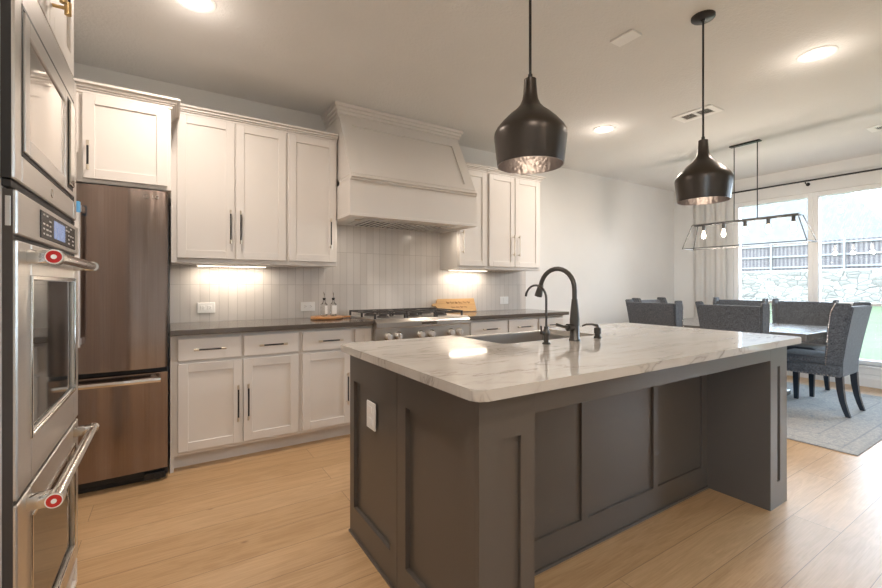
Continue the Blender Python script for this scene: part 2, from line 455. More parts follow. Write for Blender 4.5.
# windows: each unit is frame > pane, rail; they sit in the openings
def window(n, axis, p, u0, u1, z0, z1, fixed=True):
    bm = BM()
    def b(q0, q1, a0, a1, c0, c1, bev=.004):
        if axis == 'x': box(bm, q0, q1, a0, a1, c0, c1, bev)
        else: box(bm, a0, a1, q0, q1, c0, c1, bev)
    f = .055
    b(p, p+.10, u0, u0+f, z0, z1); b(p, p+.10, u1-f, u1, z0, z1)
    b(p, p+.10, u0+f, u1-f, z1-f, z1); b(p, p+.10, u0+f, u1-f, z0, z0+f)
    b(p+.02, p+.08, u0+f, u1-f, .955, .99)
    fr = struct('window_%d' % n, bm, M['trim'])
    g = BM()
    if axis == 'x': box(g, p+.045, p+.051, u0+f, u1-f, z0+f, z1-f)
    else: box(g, u0+f, u1-f, p+.045, p+.051, z0+f, z1-f)
    struct('window_pane', g, M['glass'], fr)
    return fr
window(1, 'x', XR+.03, 2.06, 2.97, ZW0, ZW1)
window(2, 'x', XR+.03, 1.15, 2.06, ZW0, ZW1)
window(3, 'x', XR+.03, .24, 1.15, ZW0, ZW1)
window(4, 'x', XR+.03, -2.4, -1.5, ZW0, ZW1)  # unseen pair, added outside the frame to let in more daylight
window(5, 'x', XR+.03, -1.5, -.6, ZW0, ZW1)
window(6, 'x', XL-.13, -3.6, -2.4, ZW0, ZW1)  # unseen left-wall windows, added behind the camera as daylight fill
window(7, 'x', XL-.13, -2.4, -1.2, ZW0, ZW1)
bm = BM(); box(bm, XR-.035, XR+.05, .20, 3.01, ZW0-.03, ZW0, .008, 2); box(bm, XR-.018, XR, .24, 2.97, ZW0-.10, ZW0-.03, .004)
struct('trim_1', bm, M['trim'])
bm = BM(); box(bm, XR-.035, XR+.05, -2.44, -.56, ZW0-.03, ZW0, .008, 2); struct('trim_2', bm, M['trim'])
# baseboards
def baseprof(s=1): return [(0, 0), (-.018*s, 0), (-.018*s, .10), (-.012*s, .112), (-.008*s, .135), (0, .14)]
bm = BM(); extrude_profile(bm, [(XR+a, z) for a, z in baseprof()], 'y', YF, YB); struct('baseboard_right', bm, M['trim'])
bm = BM(); extrude_profile(bm, [(YB+a, z) for a, z in baseprof()], 'x', 3.66, XR-.018); struct('baseboard_back', bm, M['trim'])
bm = BM(); extrude_profile(bm, [(YF-a, z) for a, z in baseprof()], 'x', XL, XR-.018); struct('baseboard_front', bm, M['trim'])
# tiled backsplash
bm = BM(); box(bm, 0.0, 1.19, YB-.010, YB, .915, 1.37); box(bm, 1.19, 2.43, YB-.010, YB, .915, 1.80); box(bm, 2.43, 3.665, YB-.010, YB, .915, 1.40)
struct('trim_3', bm, M['tile'])
TY = YB-.010

# ------------------------------------------------------------------ cabinet makers
def shaker(bm, x0, x1, z0, z1, y, th=.02, st=.057, rec=.009):
    """shaker front facing -Y: its face is at y, body behind"""
    box(bm, x0, x0+st, y, y+th, z0, z1, .0015); box(bm, x1-st, x1, y, y+th, z0, z1, .0015)
    box(bm, x0+st, x1-st, y, y+th, z1-st, z1, .0015); box(bm, x0+st, x1-st, y, y+th, z0, z0+st, .0015)
    box(bm, x0+st-.002, x1-st+.002, y+rec, y+th, z0+st-.002, z1-st+.002)
    return bm
def slab(bm, x0, x1, z0, z1, y, th=.02): return box(bm, x0, x1, y, y+th, z0, z1, .0025)
def bar_handle(par, y, xc, zc, L, vertical=True, mid=None, post=None):
    """black bar with pale end posts, standing off a front facing -Y"""
    mid = mid or M['black']; post = post or M['nickel']
    bm = BM(); q = y-.032
    if vertical: cyl(bm, (xc, q, zc-L/2), (xc, q, zc+L/2), .0055, n=12)
    else: cyl(bm, (xc-L/2, q, zc), (xc+L/2, q, zc), .0055, n=12)
    old = set(bm.faces)
    for s in (-1, 1):
        e = (0, 0, s*(L/2-.008)) if vertical else (s*(L/2-.008), 0, 0)
        cyl(bm, (xc+e[0], q-.002, zc+e[2]), (xc+e[0], y+.001, zc+e[2]), .0045, n=10)
        d = (0, 0, s*.012) if vertical else (s*.012, 0, 0)
        cyl(bm, (xc+e[0]-d[0], q, zc+e[2]-d[2]), (xc+e[0]+d[0]*1.4, q, zc+e[2]+d[2]*1.4), .0075, n=12)
    for f in bm.faces:
        if f not in old: f.material_index = 1
    obj('handle', bm, [mid, post], par, 40)
def crown(bm, x0, x1, yf, z0, z1, yback, ret_l=True, ret_r=True, pr=.045):
    """stepped crown moulding along the front and returning down the sides"""
    hs = z1-z0
    for k, (o, a, b) in enumerate([(.008, 0, .30), (.018, .30, .48), (.030, .48, .75), (pr, .75, 1.0)]):
        box(bm, x0-(o if ret_l else 0), x1+(o if ret_r else 0), yf-o, yback, z0+hs*a, z0+hs*b, .003)
    return bm

YU = 3.49     # upper door faces
YLo = 3.205   # lower door faces
# fridge-top cabinet
c = thing('wall_cabinet', 'white two-door cabinet with crown moulding above the refrigerator', 'cabinet', (-.46, 3.5, 1.80))
bm = BM(); box(bm, -.935, .008, 3.222, YB, 1.805, 2.345, .002); obj('body', bm, M['cabinet'], c)
for x0, x1, hx in ((-.915, -.455, -.50), (-.428, -.012, -.40)):
    d = obj('door', shaker(BM(), x0, x1, 1.828, 2.322, 3.202), M['cabinet'], c); bar_handle(d, 3.202, hx, 1.955, .15)
obj('crown_moulding', crown(BM(), -.935, .008, 3.222, 2.325, 2.385, YB, False, True, .05), M['cabinet'], c)
# upper left
c = thing('wall_cabinet', 'tall white two-door upper cabinet beside the refrigerator cabinet', 'cabinet', (.40, 3.66, 1.36))
bm = BM(); box(bm, .008, .785, YU+.02, YB, 1.36, 2.43, .002); obj('body', bm, M['cabinet'], c)
for x0, x1, hx in ((.043, .407, .378), (.417, .775, .446)):
    d = obj('door', shaker(BM(), x0, x1, 1.395, 2.402, YU), M['cabinet'], c); bar_handle(d, YU, hx, 1.63, .23)
obj('crown_moulding', crown(BM(), .008, .785, YU+.02, 2.405, 2.465, YB, False, False), M['cabinet'], c)
c = thing('wall_cabinet', 'narrow white one-door upper cabinet left of the range hood', 'cabinet', (.98, 3.66, 1.36))
bm = BM(); box(bm, .785, 1.192, YU+.02, YB, 1.36, 2.43, .002); obj('body', bm, M['cabinet'], c)
d = obj('door', shaker(BM(), .797, 1.177, 1.395, 2.402, YU), M['cabinet'], c); bar_handle(d, YU, 1.128, 1.63, .23)
obj('crown_moulding', crown(BM(), .785, 1.192, YU+.02, 2.405, 2.465, YB, False, False), M['cabinet'], c)
# upper right
c = thing('wall_cabinet', 'narrow white one-door upper cabinet right of the range hood', 'cabinet', (2.6, 3.66, 1.37))
bm = BM(); box(bm, 2.432, 2.80, YU+.02, YB, 1.37, 2.40, .002); obj('body', bm, M['cabinet'], c)
d = obj('door', shaker(BM(), 2.442, 2.788, 1.40, 2.375, YU), M['cabinet'], c); bar_handle(d, YU, 2.475, 1.635, .21, mid=M['nickel'])
obj('crown_moulding', crown(BM(), 2.432, 2.80, YU+.02, 2.38, 2.44, YB, False, False), M['cabinet'], c)
c = thing('wall_cabinet', 'white two-door upper cabinet at the right end of the run', 'cabinet', (3.2, 3.66, 1.37))
bm = BM(); box(bm, 2.80, 3.585, YU+.02, YB, 1.37, 2.40, .002); obj('body', bm, M['cabinet'], c)
for x0, x1, hx in ((2.825, 3.178, 3.150), (3.190, 3.555, 3.228)):
    d = obj('door', shaker(BM(), x0, x1, 1.40, 2.375, YU), M['cabinet'], c); bar_handle(d, YU, hx, 1.63, .21, mid=M['nickel'])
obj('crown_moulding', crown(BM(), 2.80, 3.585, YU+.02, 2.38, 2.44, YB, False, True), M['cabinet'], c)

# base cabinets, left run
def base(label, x0, x1, fronts, leftend=False, rightend=False):
    c = thing('base_cabinet', label, 'cabinet', ((x0+x1)/2, 3.5, 0))
    bm = BM(); box(bm, x0, x1, YLo+.02, YB-.004, .10, .878, .002)
    if leftend: box(bm, x0, x0+.02, YLo+.02, YB-.004, 0, .10)
    if rightend: box(bm, x1-.02, x1, YLo+.02, YB-.004, 0, .10)
    obj('body', bm, M['cabinet'], c)
    bm = BM(); box(bm, x0+(.02 if leftend else 0), x1-(.02 if rightend else 0), YLo+.095, YLo+.11, 0, .10)
    obj('toe_kick', bm, M['cabinet'], c)
    for kind, a, b, z0, z1, h in fronts:
        if kind == 'drawer':
            d = obj('drawer', slab(BM(), a, b, z0, z1, YLo), M['cabinet'], c)
            if h: bar_handle(d, YLo, h[0], h[1], h[2], False, mid=h[3] if len(h) > 3 else None)
        else:
            d = obj('door', shaker(BM(), a, b, z0, z1, YLo), M['cabinet'], c)
            if h: bar_handle(d, YLo, h[0], h[1], h[2], True)
    return c
base('white base cabinet with two doors and two drawers beside the refrigerator', .002, .815, [
    ('drawer', .045, .415, .712, .855, (.226, .783, .17)), ('drawer', .432, .800, .712, .855, (.622, .783, .17)),
    ('door', .045, .422, .125, .693, (.394, .40, .23)), ('door', .430, .800, .125, .693, (.458, .40, .23))], leftend=True)
base('white base cabinet with one door and one drawer, half hidden behind the island', .815, 1.225, [
    ('drawer', .830, 1.205, .712, .855, (1.035, .783, .17)), ('door', .830, 1.205, .125, .693, (1.17, .40, .23))])
base('narrow white base cabinet immediately left of the range', 1.225, 1.385, [('door', 1.238, 1.372, .125, .855, None)], rightend=True)
base('white base cabinet under the gas rangetop', 1.385, 2.305, [
    ('drawer', 1.40, 2.29, .41, .70, (1.845, .60, .3)), ('drawer', 1.40, 2.29, .125, .395, (1.845, .32, .3))])
base('white base cabinet with two drawers immediately right of the range', 2.305, 3.25, [
    ('drawer', 2.375, 2.825, .712, .855, (2.60, .783, .18)), ('drawer', 2.845, 3.235, .712, .855, (3.04, .783, .18)),
    ('door', 2.375, 2.825, .125, .693, (2.79, .40, .23)), ('door', 2.845, 3.235, .125, .693, (2.88, .40, .23))])
base('white base cabinet at the far right end of the back run', 3.25, 3.645, [
    ('drawer', 3.265, 3.625, .712, .855, (3.445, .783, .18)), ('door', 3.265, 3.625, .125, .693, (3.30, .40, .23))], rightend=True)
# trim_3's cabinets carry dark countertops
o = obj('countertop', box(BM(), .0, 1.380, 3.175, TY, .880, .915, .004, 2), M['dark_quartz']); tag(o, 'dark polished countertop between the refrigerator and the range', 'countertop')
o = obj('countertop', box(BM(), 2.312, 3.685, 3.175, TY, .880, .915, .004, 2), M['dark_quartz']); tag(o, 'dark polished countertop right of the range under the white switch plate', 'countertop')

# ------------------------------------------------------------------ range hood
c = thing('range_hood', 'large white wooden range hood with slanted panelled front and crown', 'range hood', (1.81, 3.5, 1.75))
hx0, hx1, hy = 1.194, 2.428, 3.20
bm = BM()
box(bm, hx0, hx1, hy, hy+.03, 1.77, 2.035); box(bm, hx0, hx0+.02, hy+.03, YB, 1.77, 2.035); box(bm, hx1-.02, hx1, hy+.03, YB, 1.77, 2.035)
box(bm, hx0+.02, hx1-.02, hy+.03, YB, 1.98, 2.035)
obj('lower_box', bm, M['cabinet'], c)
bm = BM(); box(bm, hx0-.006, hx1+.006, hy-.010, hy+.05, 1.75, 1.775, .003); box(bm, hx0-.006, hx0+.05, hy+.05, YU-.002, 1.75, 1.775, .003); box(bm, hx1-.05, hx1+.006, hy+.05, YU-.002, 1.75, 1.775, .003)
box(bm, hx0, hx0+.05, YU, YB, 1.75, 1.775); box(bm, hx1-.05, hx1, YU, YB, 1.75, 1.775)
obj('bottom_rail', bm, M['cabinet'], c)
bm = BM(); box(bm, hx0, hx1, hy-.018, YU-.03, 2.035, 2.052, .004, 2); box(bm, hx0, hx1, hy-.030, YU-.03, 2.052, 2.072, .005, 2); box(bm, hx0, hx1, hy-.012, YU-.03, 2.072, 2.085, .004)
obj('mantel_moulding', bm, M['cabinet'], c)
# tapered chimney with plumb sides and slanted front
yb0, yt0, zb, zt = hy+.012, 3.515, 2.085, 2.66
bm = BM()
P = [(yb0, zb), (yt0, zt), (yt0, H-.002), (YB, H-.002), (YB, zb)]
extrude_profile(bm, P, 'x', hx0+.01, hx1-.005)
ch = obj('chimney', bm, M['cabinet'], c)
# frame on the slanted front (recessed field between the rails)
bm = BM()
sl = Vector((0, yt0-yb0, zt-zb)); L = sl.length; sd = sl.normalized(); nn = Vector((0, -sd.z, sd.y))
def slant_box(u0, u1, w0, w1, th=.012):
    q = []
    for u, w in ((u0, w0), (u1, w0), (u1, w1), (u0, w1)): q.append(Vector((u, yb0, zb)) + sd*w)
    hexa(bm, [tuple(p-nn*.002) for p in q], [tuple(p+nn*th) for p in q])
a, b = hx0+.01, hx1-.005
slant_box(a, a+.10, 0, L-.01); slant_box(b-.10, b, 0, L-.01); slant_box(a+.10, b-.10, 0, .06); slant_box(a+.10, b-.10, L-.12, L-.01)
obj('front_frame', bm, M['cabinet'], c)
bm = BM()
for o_, z0, z1 in ((.008, 2.625, 2.655), (.018, 2.655, 2.680), (.030, 2.680, 2.708), (.045, 2.708, 2.738)):
    box(bm, hx0+.01-o_, hx1-.005+o_, yt0-.012-o_, YB-.001, z0, z1, .004, 2)
obj('crown_moulding', bm, M['cabinet'], c)
bm = BM(); box(bm, hx0+.05, hx1-.05, hy+.05, YB-.012, 1.758, 1.772, .003)
box(bm, hx0+.16, hx1-.16, hy+.10, YB-.10, 1.752, 1.76, .002)
ins = obj('hood_insert', bm, M['steel'], c, label='stainless steel insert under the hood')
for i in range(3):
    x0 = hx0+.225+i*.262
    bm = BM()
    for k in range(5): box(bm, x0+.010+k*.050, x0+.035+k*.050, hy+.15, YB-.17, 1.742, 1.7515, .003)
    box(bm, x0, x0+.25, hy+.135, hy+.15, 1.742, 1.7515); box(bm, x0, x0+.25, YB-.17, YB-.155, 1.742, 1.7515)
    obj('baffle_filter', bm, M['steel_smooth'], ins)
    bm = BM(); box(bm, x0+.01, x0+.24, hy+.15, YB-.17, 1.7495, 1.7518); obj('filter_backing', bm, M['black_hole'], ins)
for x in (hx0+.19, hx1-.19):
    bm = BM(); cyl(bm, (x-(.04 if x < 1.8 else -.04), hy+.22, 1.749), (x-(.04 if x < 1.8 else -.04), hy+.22, 1.757), .028, n=24); l = obj('hood_lamp', bm, M['nickel'], ins)
    ld = bpy.data.lights.new('hood_light', 'AREA'); ld.shape = 'DISK'; ld.size = .05; ld.energy = 1.0; ld.color = UC_COL
    lo = bpy.data.objects.new('hood_light', ld); COL.objects.link(lo); lo.parent = l; lo.location = (0, 0, -.004)

# ------------------------------------------------------------------ under-cabinet lights
def undercab(label, x, z, L):
    t_ = thing('under_cabinet_light', label, 'light', (x, 3.72, z-.012), 'strip lights under the upper cabinets')
    obj('housing', box(BM(), x-L/2, x+L/2, 3.69, 3.75, z-.010, z, .002), M['plastic'], t_)
    l = obj('lens', box(BM(), x-L/2+.01, x+L/2-.01, 3.695, 3.745, z-.013, z-.010), M['strip'], t_)
    ld = bpy.data.lights.new('strip_light', 'AREA'); ld.shape = 'RECTANGLE'; ld.size = L-.02; ld.size_y = .05; ld.energy = UC_W; ld.color = UC_COL
    lo = bpy.data.objects.new('strip_light', ld); COL.objects.link(lo); lo.parent = l; lo.location = (0, 0, -.003)
undercab('strip light under the two-door upper cabinet near the refrigerator', .42, 1.36, .5)
undercab('strip light under the upper cabinets right of the hood', 2.72, 1.37, .5)

# ------------------------------------------------------------------ refrigerator
c = thing('refrigerator', 'dark stainless french-door refrigerator with a bottom freezer drawer', 'refrigerator', (-.47, 3.45, 0))
obj('body', box(BM(), -.93, -.008, 3.16, YB-.02, .03, 1.765, .005), M['black_hole'], c)
def fdoor(x0, x1, z0, z1):
    bm = BM(); n = 10; pr = []
    for i in range(n+1):
        u = i/n; pr.append((x0+(x1-x0)*u, 3.100+.016*(2*u-1)**2))
    pr = [(x0, 3.155)] + [(x0, 3.120)] + pr[1:-1] + [(x1, 3.120)] + [(x1, 3.155)]
    extrude_profile(bm, pr, 'z', z0, z1); return bm
def vhandle(par, x, z0, z1, cap):
    bm = BM(); extrude_profile(bm, [(x-.013, 3.035), (x-.009, 3.026), (x+.009, 3.026), (x+.013, 3.035), (x+.013, 3.048), (x-.013, 3.048)], 'z', z0, z1)
    box(bm, x-.010, x+.010, 3.046, 3.108, z0+.01, z0+.045); box(bm, x-.010, x+.010, 3.046, 3.108, z1-.045, z1-.01)
    h = obj('handle', bm, M['satin'], par)
    if cap: obj('protective_film', box(BM(), x-.0145, x+.0145, 3.0245, 3.049, z1-.060, z1+.001, .002), M['blue'], par, label='bright blue film on the handle top')
d = obj('door', fdoor(-.928, -.473, .700, 1.775), M['fridge'], c, 30); vhandle(d, -.515, .86, 1.66, False)
d = obj('door', fdoor(-.466, -.010, .700, 1.775), M['fridge'], c, 30); vhandle(d, -.428, .86, 1.66, True)
def text_mesh(s, size, mat, par, loc, rot, name='lettering', ext=.0006, align='CENTER', label=None):
    cu = bpy.data.curves.new(name, 'FONT'); cu.body = s; cu.size = size; cu.extrude = ext; cu.align_x = align; cu.align_y = 'CENTER'
    o = bpy.data.objects.new('tmp', cu); COL.objects.link(o)
    dg = bpy.context.evaluated_depsgraph_get(); me = bpy.data.meshes.new_from_object(o.evaluated_get(dg))
    bpy.data.objects.remove(o); me.materials.clear(); me.materials.append(mat)
    r = bpy.data.objects.new(name, me); COL.objects.link(r)
    if par is not None: r.parent = par; r.location = Vector(loc)-ORG[par.name]
    else: r.location = loc
    r.rotation_euler = rot; ORG[r.name] = Vector(loc)
    return r
text_mesh('LG', .030, M['steel_smooth'], d, (-.072, 3.1005, 1.735), (PI/2, 0, 0), 'logo_lettering', .002)
bm = BM()
tube(bm, [(-.118+.013*math.cos(a*PI/10), 3.100, 1.735+.013*math.sin(a*PI/10)) for a in range(20)]+[(-.105, 3.100, 1.735)], .0018, 6)
tube(bm, [(-.118, 3.100, 1.742), (-.118, 3.100, 1.730), (-.112, 3.100, 1.730)], .0014, 6)
obj('logo_emblem', bm, M['steel_smooth'], d)
d = obj('freezer_drawer', fdoor(-.928, -.010, .085, .672), M['fridge'], c, 30)
bm = BM()
extrude_profile(bm, [(3.028, .628), (3.024, .640), (3.026, .652), (3.044, .656), (3.046, .624)], 'x', -.895, -.045)
for x in (-.86, -.08): box(bm, x-.015, x+.015, 3.04, 3.108, .630, .652, .002)
obj('handle', bm, M['steel_smooth'], d)
obj('grille', box(BM(), -.92, -.02, 3.18, 3.22, .0, .075, .003), M['black_hole'], c)
bm = BM(); box(bm, -.13, -.025, 3.125, 3.16, .02, .060, .006, 2); cyl(bm, (-.06, 3.12, .035), (-.06, 3.17, .035), .018, n=16)
obj('hinge_foot', bm, M['black_hole'], c)

# ------------------------------------------------------------------ oven tower (appliances face +X)
OX = -.285
c = thing('tall_oven_cabinet', 'tall white cabinet tower holding the microwave and the oven', 'cabinet', (-.62, 1.65, 0))
bm = BM(); box(bm, XL+.005, OX-.02, 1.235, 2.045, .10, 2.73, .002); box(bm, XL+.005, OX-.09, 1.26, 2.03, 0, .10)
obj('body', bm, M['cabinet'], c)
def xdoor(y0, y1, z0, z1, xf, st=.057):
    bm = BM(); th = .02
    box(bm, xf-th, xf, y0, y0+st, z0, z1, .0015); box(bm, xf-th, xf, y1-st, y1, z0, z1, .0015)
    box(bm, xf-th, xf, y0+st, y1-st, z1-st, z1, .0015); box(bm, xf-th, xf, y0+st, y1-st, z0, z0+st, .0015)
    box(bm, xf-th, xf-.009, y0+st-.002, y1-st+.002, z0+st-.002, z1-st+.002); return bm
for y0, y1, hy_ in ((1.25, 1.605, 1.575), (1.61, 1.965, 1.64)):
    d = obj('door', xdoor(y0, y1, 1.935, 2.62, OX), M['cabinet'], c)
    bm = BM(); cyl(bm, (OX+.034, hy_, 2.00), (OX+.034, hy_, 2.20), .0065, n=14)
    old = set(bm.faces)
    for z in (2.01, 2.19):
        cyl(bm, (OX-.001, hy_, z), (OX+.036, hy_, z), .005, n=12); cyl(bm, (OX+.034, hy_, z-.018), (OX+.034, hy_, z+.018), .0085, n=14)
    for f in bm.faces:
        if f not in old: f.material_index = 1
    obj('handle', bm, [M['black'], M['brass']], d, 40, label='black bar handle with brass ends')
obj('drawer', xdoor(1.25, 2.03, .115, .205, OX, .02), M['cabinet'], c)

c = thing('microwave', 'built-in stainless microwave in the tower above the oven', 'microwave', (OX, 1.65, 1.43))
bm = BM(); y0, y1, z0, z1 = 1.272, 2.0, 1.432, 1.925
box(bm, OX-.019, OX+.002, y0, 1.330, z0, z1, .003); box(bm, OX-.019, OX+.002, 1.940, y1, z0, z1, .003)
box(bm, OX-.019, OX+.002, 1.330, 1.940, z0, 1.500, .003); box(bm, OX-.019, OX+.002, 1.330, 1.940, 1.835, z1, .003)
box(bm, OX-.019, OX-.012, 1.32, 1.95, 1.49, 1.84)
obj('trim_kit', bm, M['steel'], c)
obj('side_body', box(BM(), OX-.0195, OX-.003, y0-.0015, y0+.01, z0, z1), M['black_hole'], c, label='dark side of the microwave')
bm = BM(); yy0, yy1, zz0, zz1 = 1.338, 1.932, 1.506, 1.828; f = .040
box(bm, OX-.011, OX+.006, yy0, yy0+f, zz0, zz1, .002); box(bm, OX-.011, OX+.006, 1.783, yy1, zz0, zz1, .002)
box(bm, OX-.011, OX+.006, yy0+f, 1.783, zz0, zz0+f, .002); box(bm, OX-.011, OX+.006, yy0+f, 1.783, zz1-f, zz1, .002)
d = obj('door', bm, M['steel'], c)
obj('window', box(BM(), OX-.009, OX+.001, yy0+f-.002, 1.785, zz0+f-.002, zz1-f+.002), M['mw_glass'], d)
obj('handle', box(BM(), OX+.005, OX+.013, 1.825, 1.892, 1.530, 1.803, .004, 2), M['steel_smooth'], d)
obj('handle_groove', box(BM(), OX+.0055, OX+.0068, 1.815, 1.902, 1.520, 1.813), M['black_hole'], d)
bm = BM(); e = .006
box(bm, OX+.001, OX+.0032, 1.332-e, 1.332+.001, 1.50-e, 1.834+e); box(bm, OX+.001, OX+.0032, 1.938, 1.938+e, 1.50-e, 1.834+e)
box(bm, OX+.001, OX+.0032, 1.332, 1.938, 1.50-e, 1.502); box(bm, OX+.001, OX+.0032, 1.332, 1.938, 1.832, 1.834+e)
obj('door_gasket', bm, M['black_hole'], c)
bm = BM(); tube(bm, [(OX+.0022, 1.62+.012*math.cos(a*PI/8), 1.462+.012*math.sin(a*PI/8)) for a in range(17)], .0012, 6)
obj('round_emblem', bm, M['steel_smooth'], c)
bm = BM(); box(bm, OX-.019, OX-.004, 1.275, 2.0, 1.414, 1.430, .001); box(bm, OX-.004, OX-.001, 1.95, 1.985, 1.417, 1.427)
obj('vent_strip', bm, M['black_hole'], c)

c = thing('wall_oven', 'stainless double wall oven with two bar handles and red medallions', 'oven', (OX, 1.65, .22))
# control panel
bm = BM(); box(bm, OX-.019, OX+.004, 1.284, 2.018, 1.312, 1.410, .003)
cp = obj('control_panel', bm, M['steel'], c)
obj('side_body', box(BM(), OX-.0195, OX-.003, 1.2825, 1.29, .225, 1.410), M['iron'], c, label='dark side of the oven')
bm = BM(); box(bm, OX-.015, OX-.006, 1.281, 1.2828, 1.330, 1.395, .004, 3); obj('side_vent', bm, M['steel'], c)
dp = obj('display', box(BM(), OX+.003, OX+.006, 1.478, 1.945, 1.324, 1.396, .001), M['display'], c)
obj('screen', box(BM(), OX+.0055, OX+.0065, 1.625, 1.775, 1.335, 1.386), M['screen'], dp)
random.seed(3)
for cluster in ((1.51, 1.545, 1.58), (1.80, 1.835, 1.87, 1.905)):
    bm = BM()
    for yk in cluster:
        for zk in (1.337, 1.350, 1.363, 1.376, 1.387):
            w = random.uniform(.006, .013)
            if random.random() < .8: box(bm, OX+.0058, OX+.0064, yk-w, yk+w, zk-.0022, zk+.0022)
    obj('button_icons', bm, M['icon'], dp)
def oven_door(z0, z1, wz0, wz1, hz, flip):
    wy0, wy1 = 1.395, 1.935
    bm = BM()
    box(bm, OX-.019, OX+.004, 1.284, wy0, z0, z1, .003); box(bm, OX-.019, OX+.004, wy1, 2.018, z0, z1, .003)
    box(bm, OX-.019, OX+.004, wy0, wy1, z0, wz0, .003); box(bm, OX-.019, OX+.004, wy0, wy1, wz1, z1, .003)
    d = obj('door', bm, M['steel'], c)
    bm = BM(); e = .012
    for a in ((wy0-e, wy0, wz0-e, wz1+e), (wy1, wy1+e, wz0-e, wz1+e), (wy0, wy1, wz0-e, wz0), (wy0, wy1, wz1, wz1+e)):
        box(bm, OX+.003, OX+.009, *a, .002)
    obj('window_frame', bm, M['steel_smooth'], d)
    obj('window', box(BM(), OX-.014, OX-.002, wy0-.002, wy1+.002, wz0-.002, wz1+.002), M['oven_glass'], d)
    hx_ = OX+.054
    bm = BM(); cyl(bm, (hx_, 1.375, hz), (hx_, 1.955, hz), .0135, n=24)
    cyl(bm, (hx_, 1.945, hz), (hx_, 1.965, hz), .017, n=24)
    cyl(bm, (hx_, 1.345, hz), (hx_, 1.378, hz), .0185, n=28)
    for yb_ in (1.352, 1.925):
        box(bm, OX+.003, hx_+.006, yb_, yb_+.030, hz-.016, hz+.016, .003, 2)
    h = obj('handle', bm, M['steel_smooth'], c, 35)
    bm = BM(); cyl(bm, (hx_, 1.342, hz), (hx_, 1.346, hz), .0145, n=32)
    md = obj('medallion', bm, M['red'], h, 40, label='round red enamel badge on the handle end')
    bm = BM(); cyl(bm, (hx_, 1.3405, hz), (hx_, 1.3425, hz), .0055, n=24)
    tube(bm, [(hx_+.0158*math.cos(a*PI/14), 1.3425, hz+.0158*math.sin(a*PI/14)) for a in range(29)], .0012, 6)
    obj('medallion_ring', bm, M['plastic'], h, 40)
    return h
oven_door(.728, 1.300, .845, 1.213, 1.268, 0)
oven_door(.225, .718, .300, .640, .690, 1)
obj('door_gap', box(BM(), OX-.018, OX-.004, 1.284, 2.018, .7185, .7275), M['black_hole'], c)
obj('door_gap', box(BM(), OX-.018, OX-.006, 1.284, 2.018, 1.3005, 1.3115), M['black_hole'], c)

# ------------------------------------------------------------------ rangetop
c = thing('gas_rangetop', 'stainless six-knob gas rangetop set into the back counter', 'range', (1.845, 3.5, .72))
bm = BM()
extrude_profile(bm, [(3.135, .905), (3.128, .897), (3.128, .862), (3.150, .850), (3.150, .722), (3.20, .715), (3.20, .88), (YB-.012, .88), (YB-.012, .925), (3.165, .925)], 'x', 1.387, 2.305)
body = obj('body', bm, M['steel'], c)
for i, x in enumerate((1.497, 1.588, 1.80, 1.905, 2.105, 2.195)):
    bm = BM(); cyl(bm, (x, 3.150, .785), (x, 3.140, .785), .036, n=28); kb = obj('knob', bm, M['steel_smooth'], c, 40)
    bm = BM(); cyl(bm, (x, 3.141, .785), (x, 3.105, .785), .027, .023, n=28); box(bm, x-.005, x+.005, 3.098, 3.108, .762, .808, .002)
    obj('knob_cap', bm, M['satin'], kb, 40)
bp_ = obj('badge', box(BM(), 1.80, 1.95, 3.124, 3.129, .870, .893, .001), M['steel_smooth'], c)
text_mesh('KitchenAid', .020, M['iron'], bp_, (1.875, 3.1238, .8815), (PI/2, 0, 0), 'badge_lettering', .0003)
for i in range(3):
    x0 = 1.405+i*.296; x1 = x0+.288
    bm = BM(); zt_ = .972
    for y in (3.215, 3.43, 3.57, 3.785): box(bm, x0, x1, y-.005, y+.005, zt_-.011, zt_, .002)
    for x in (x0, (x0+x1)/2-.005, x1-.010): box(bm, x, x+.010, 3.215, 3.785, zt_-.011, zt_, .002)
    for x in (x0, x1-.016):
        for y in (3.21, 3.495, 3.775): box(bm, x, x+.016, y, y+.016, .925, zt_-.01, .002)
    obj('grate', bm, M['iron'], c)
    for y in (3.36, 3.645):
        bm = BM(); xc = (x0+x1)/2; cyl(bm, (xc, y, .925), (xc, y, .938), .055, .048, n=24); cyl(bm, (xc, y, .938), (xc, y, .950), .036, .034, n=24)
        obj('burner', bm, M['iron'], c, 40)

# ------------------------------------------------------------------ counter items
def outlet(label, x, z, kind='outlet', wdt=.125, hgt=.082):
    t_ = thing('wall_outlet' if kind == 'outlet' else 'light_switch', label, kind, (x, TY, z))
    obj('cover_plate', box(BM(), x-wdt/2, x+wdt/2, TY-.007, TY, z-hgt/2, z+hgt/2, .003, 2), M['plastic'], t_)
    if kind == 'outlet':
        for s in (-1, 1):
            xx = x+s*.024
            r = obj('receptacle', box(BM(), xx-.016, xx+.016, TY-.009, TY-.006, z-.017, z+.017, .004, 2), M['plastic'], t_)
            bm = BM(); box(bm, xx-.007, xx+.001, TY-.0095, TY-.0088, z-.008, z-.006); box(bm, xx-.007, xx+.001, TY-.0095, TY-.0088, z+.006, z+.008); cyl(bm, (xx+.008, TY-.0096, z), (xx+.008, TY-.0088, z), .0025, n=10)
            obj('slots', bm, M['black_hole'], r)
    else:
        obj('rocker', box(BM(), x-.017, x+.017, TY-.010, TY-.006, z-.03, z+.03, .003, 2), M['plastic'], t_)
outlet('white horizontal outlet on the tile nearer the refrigerator', .243, 1.024)
outlet('white horizontal outlet on the tile beside the two glass bottles', 1.035, 1.014)
outlet('white switch plate on the tile right of the cutting board', 3.317, 1.025, 'switch', .13, .086)

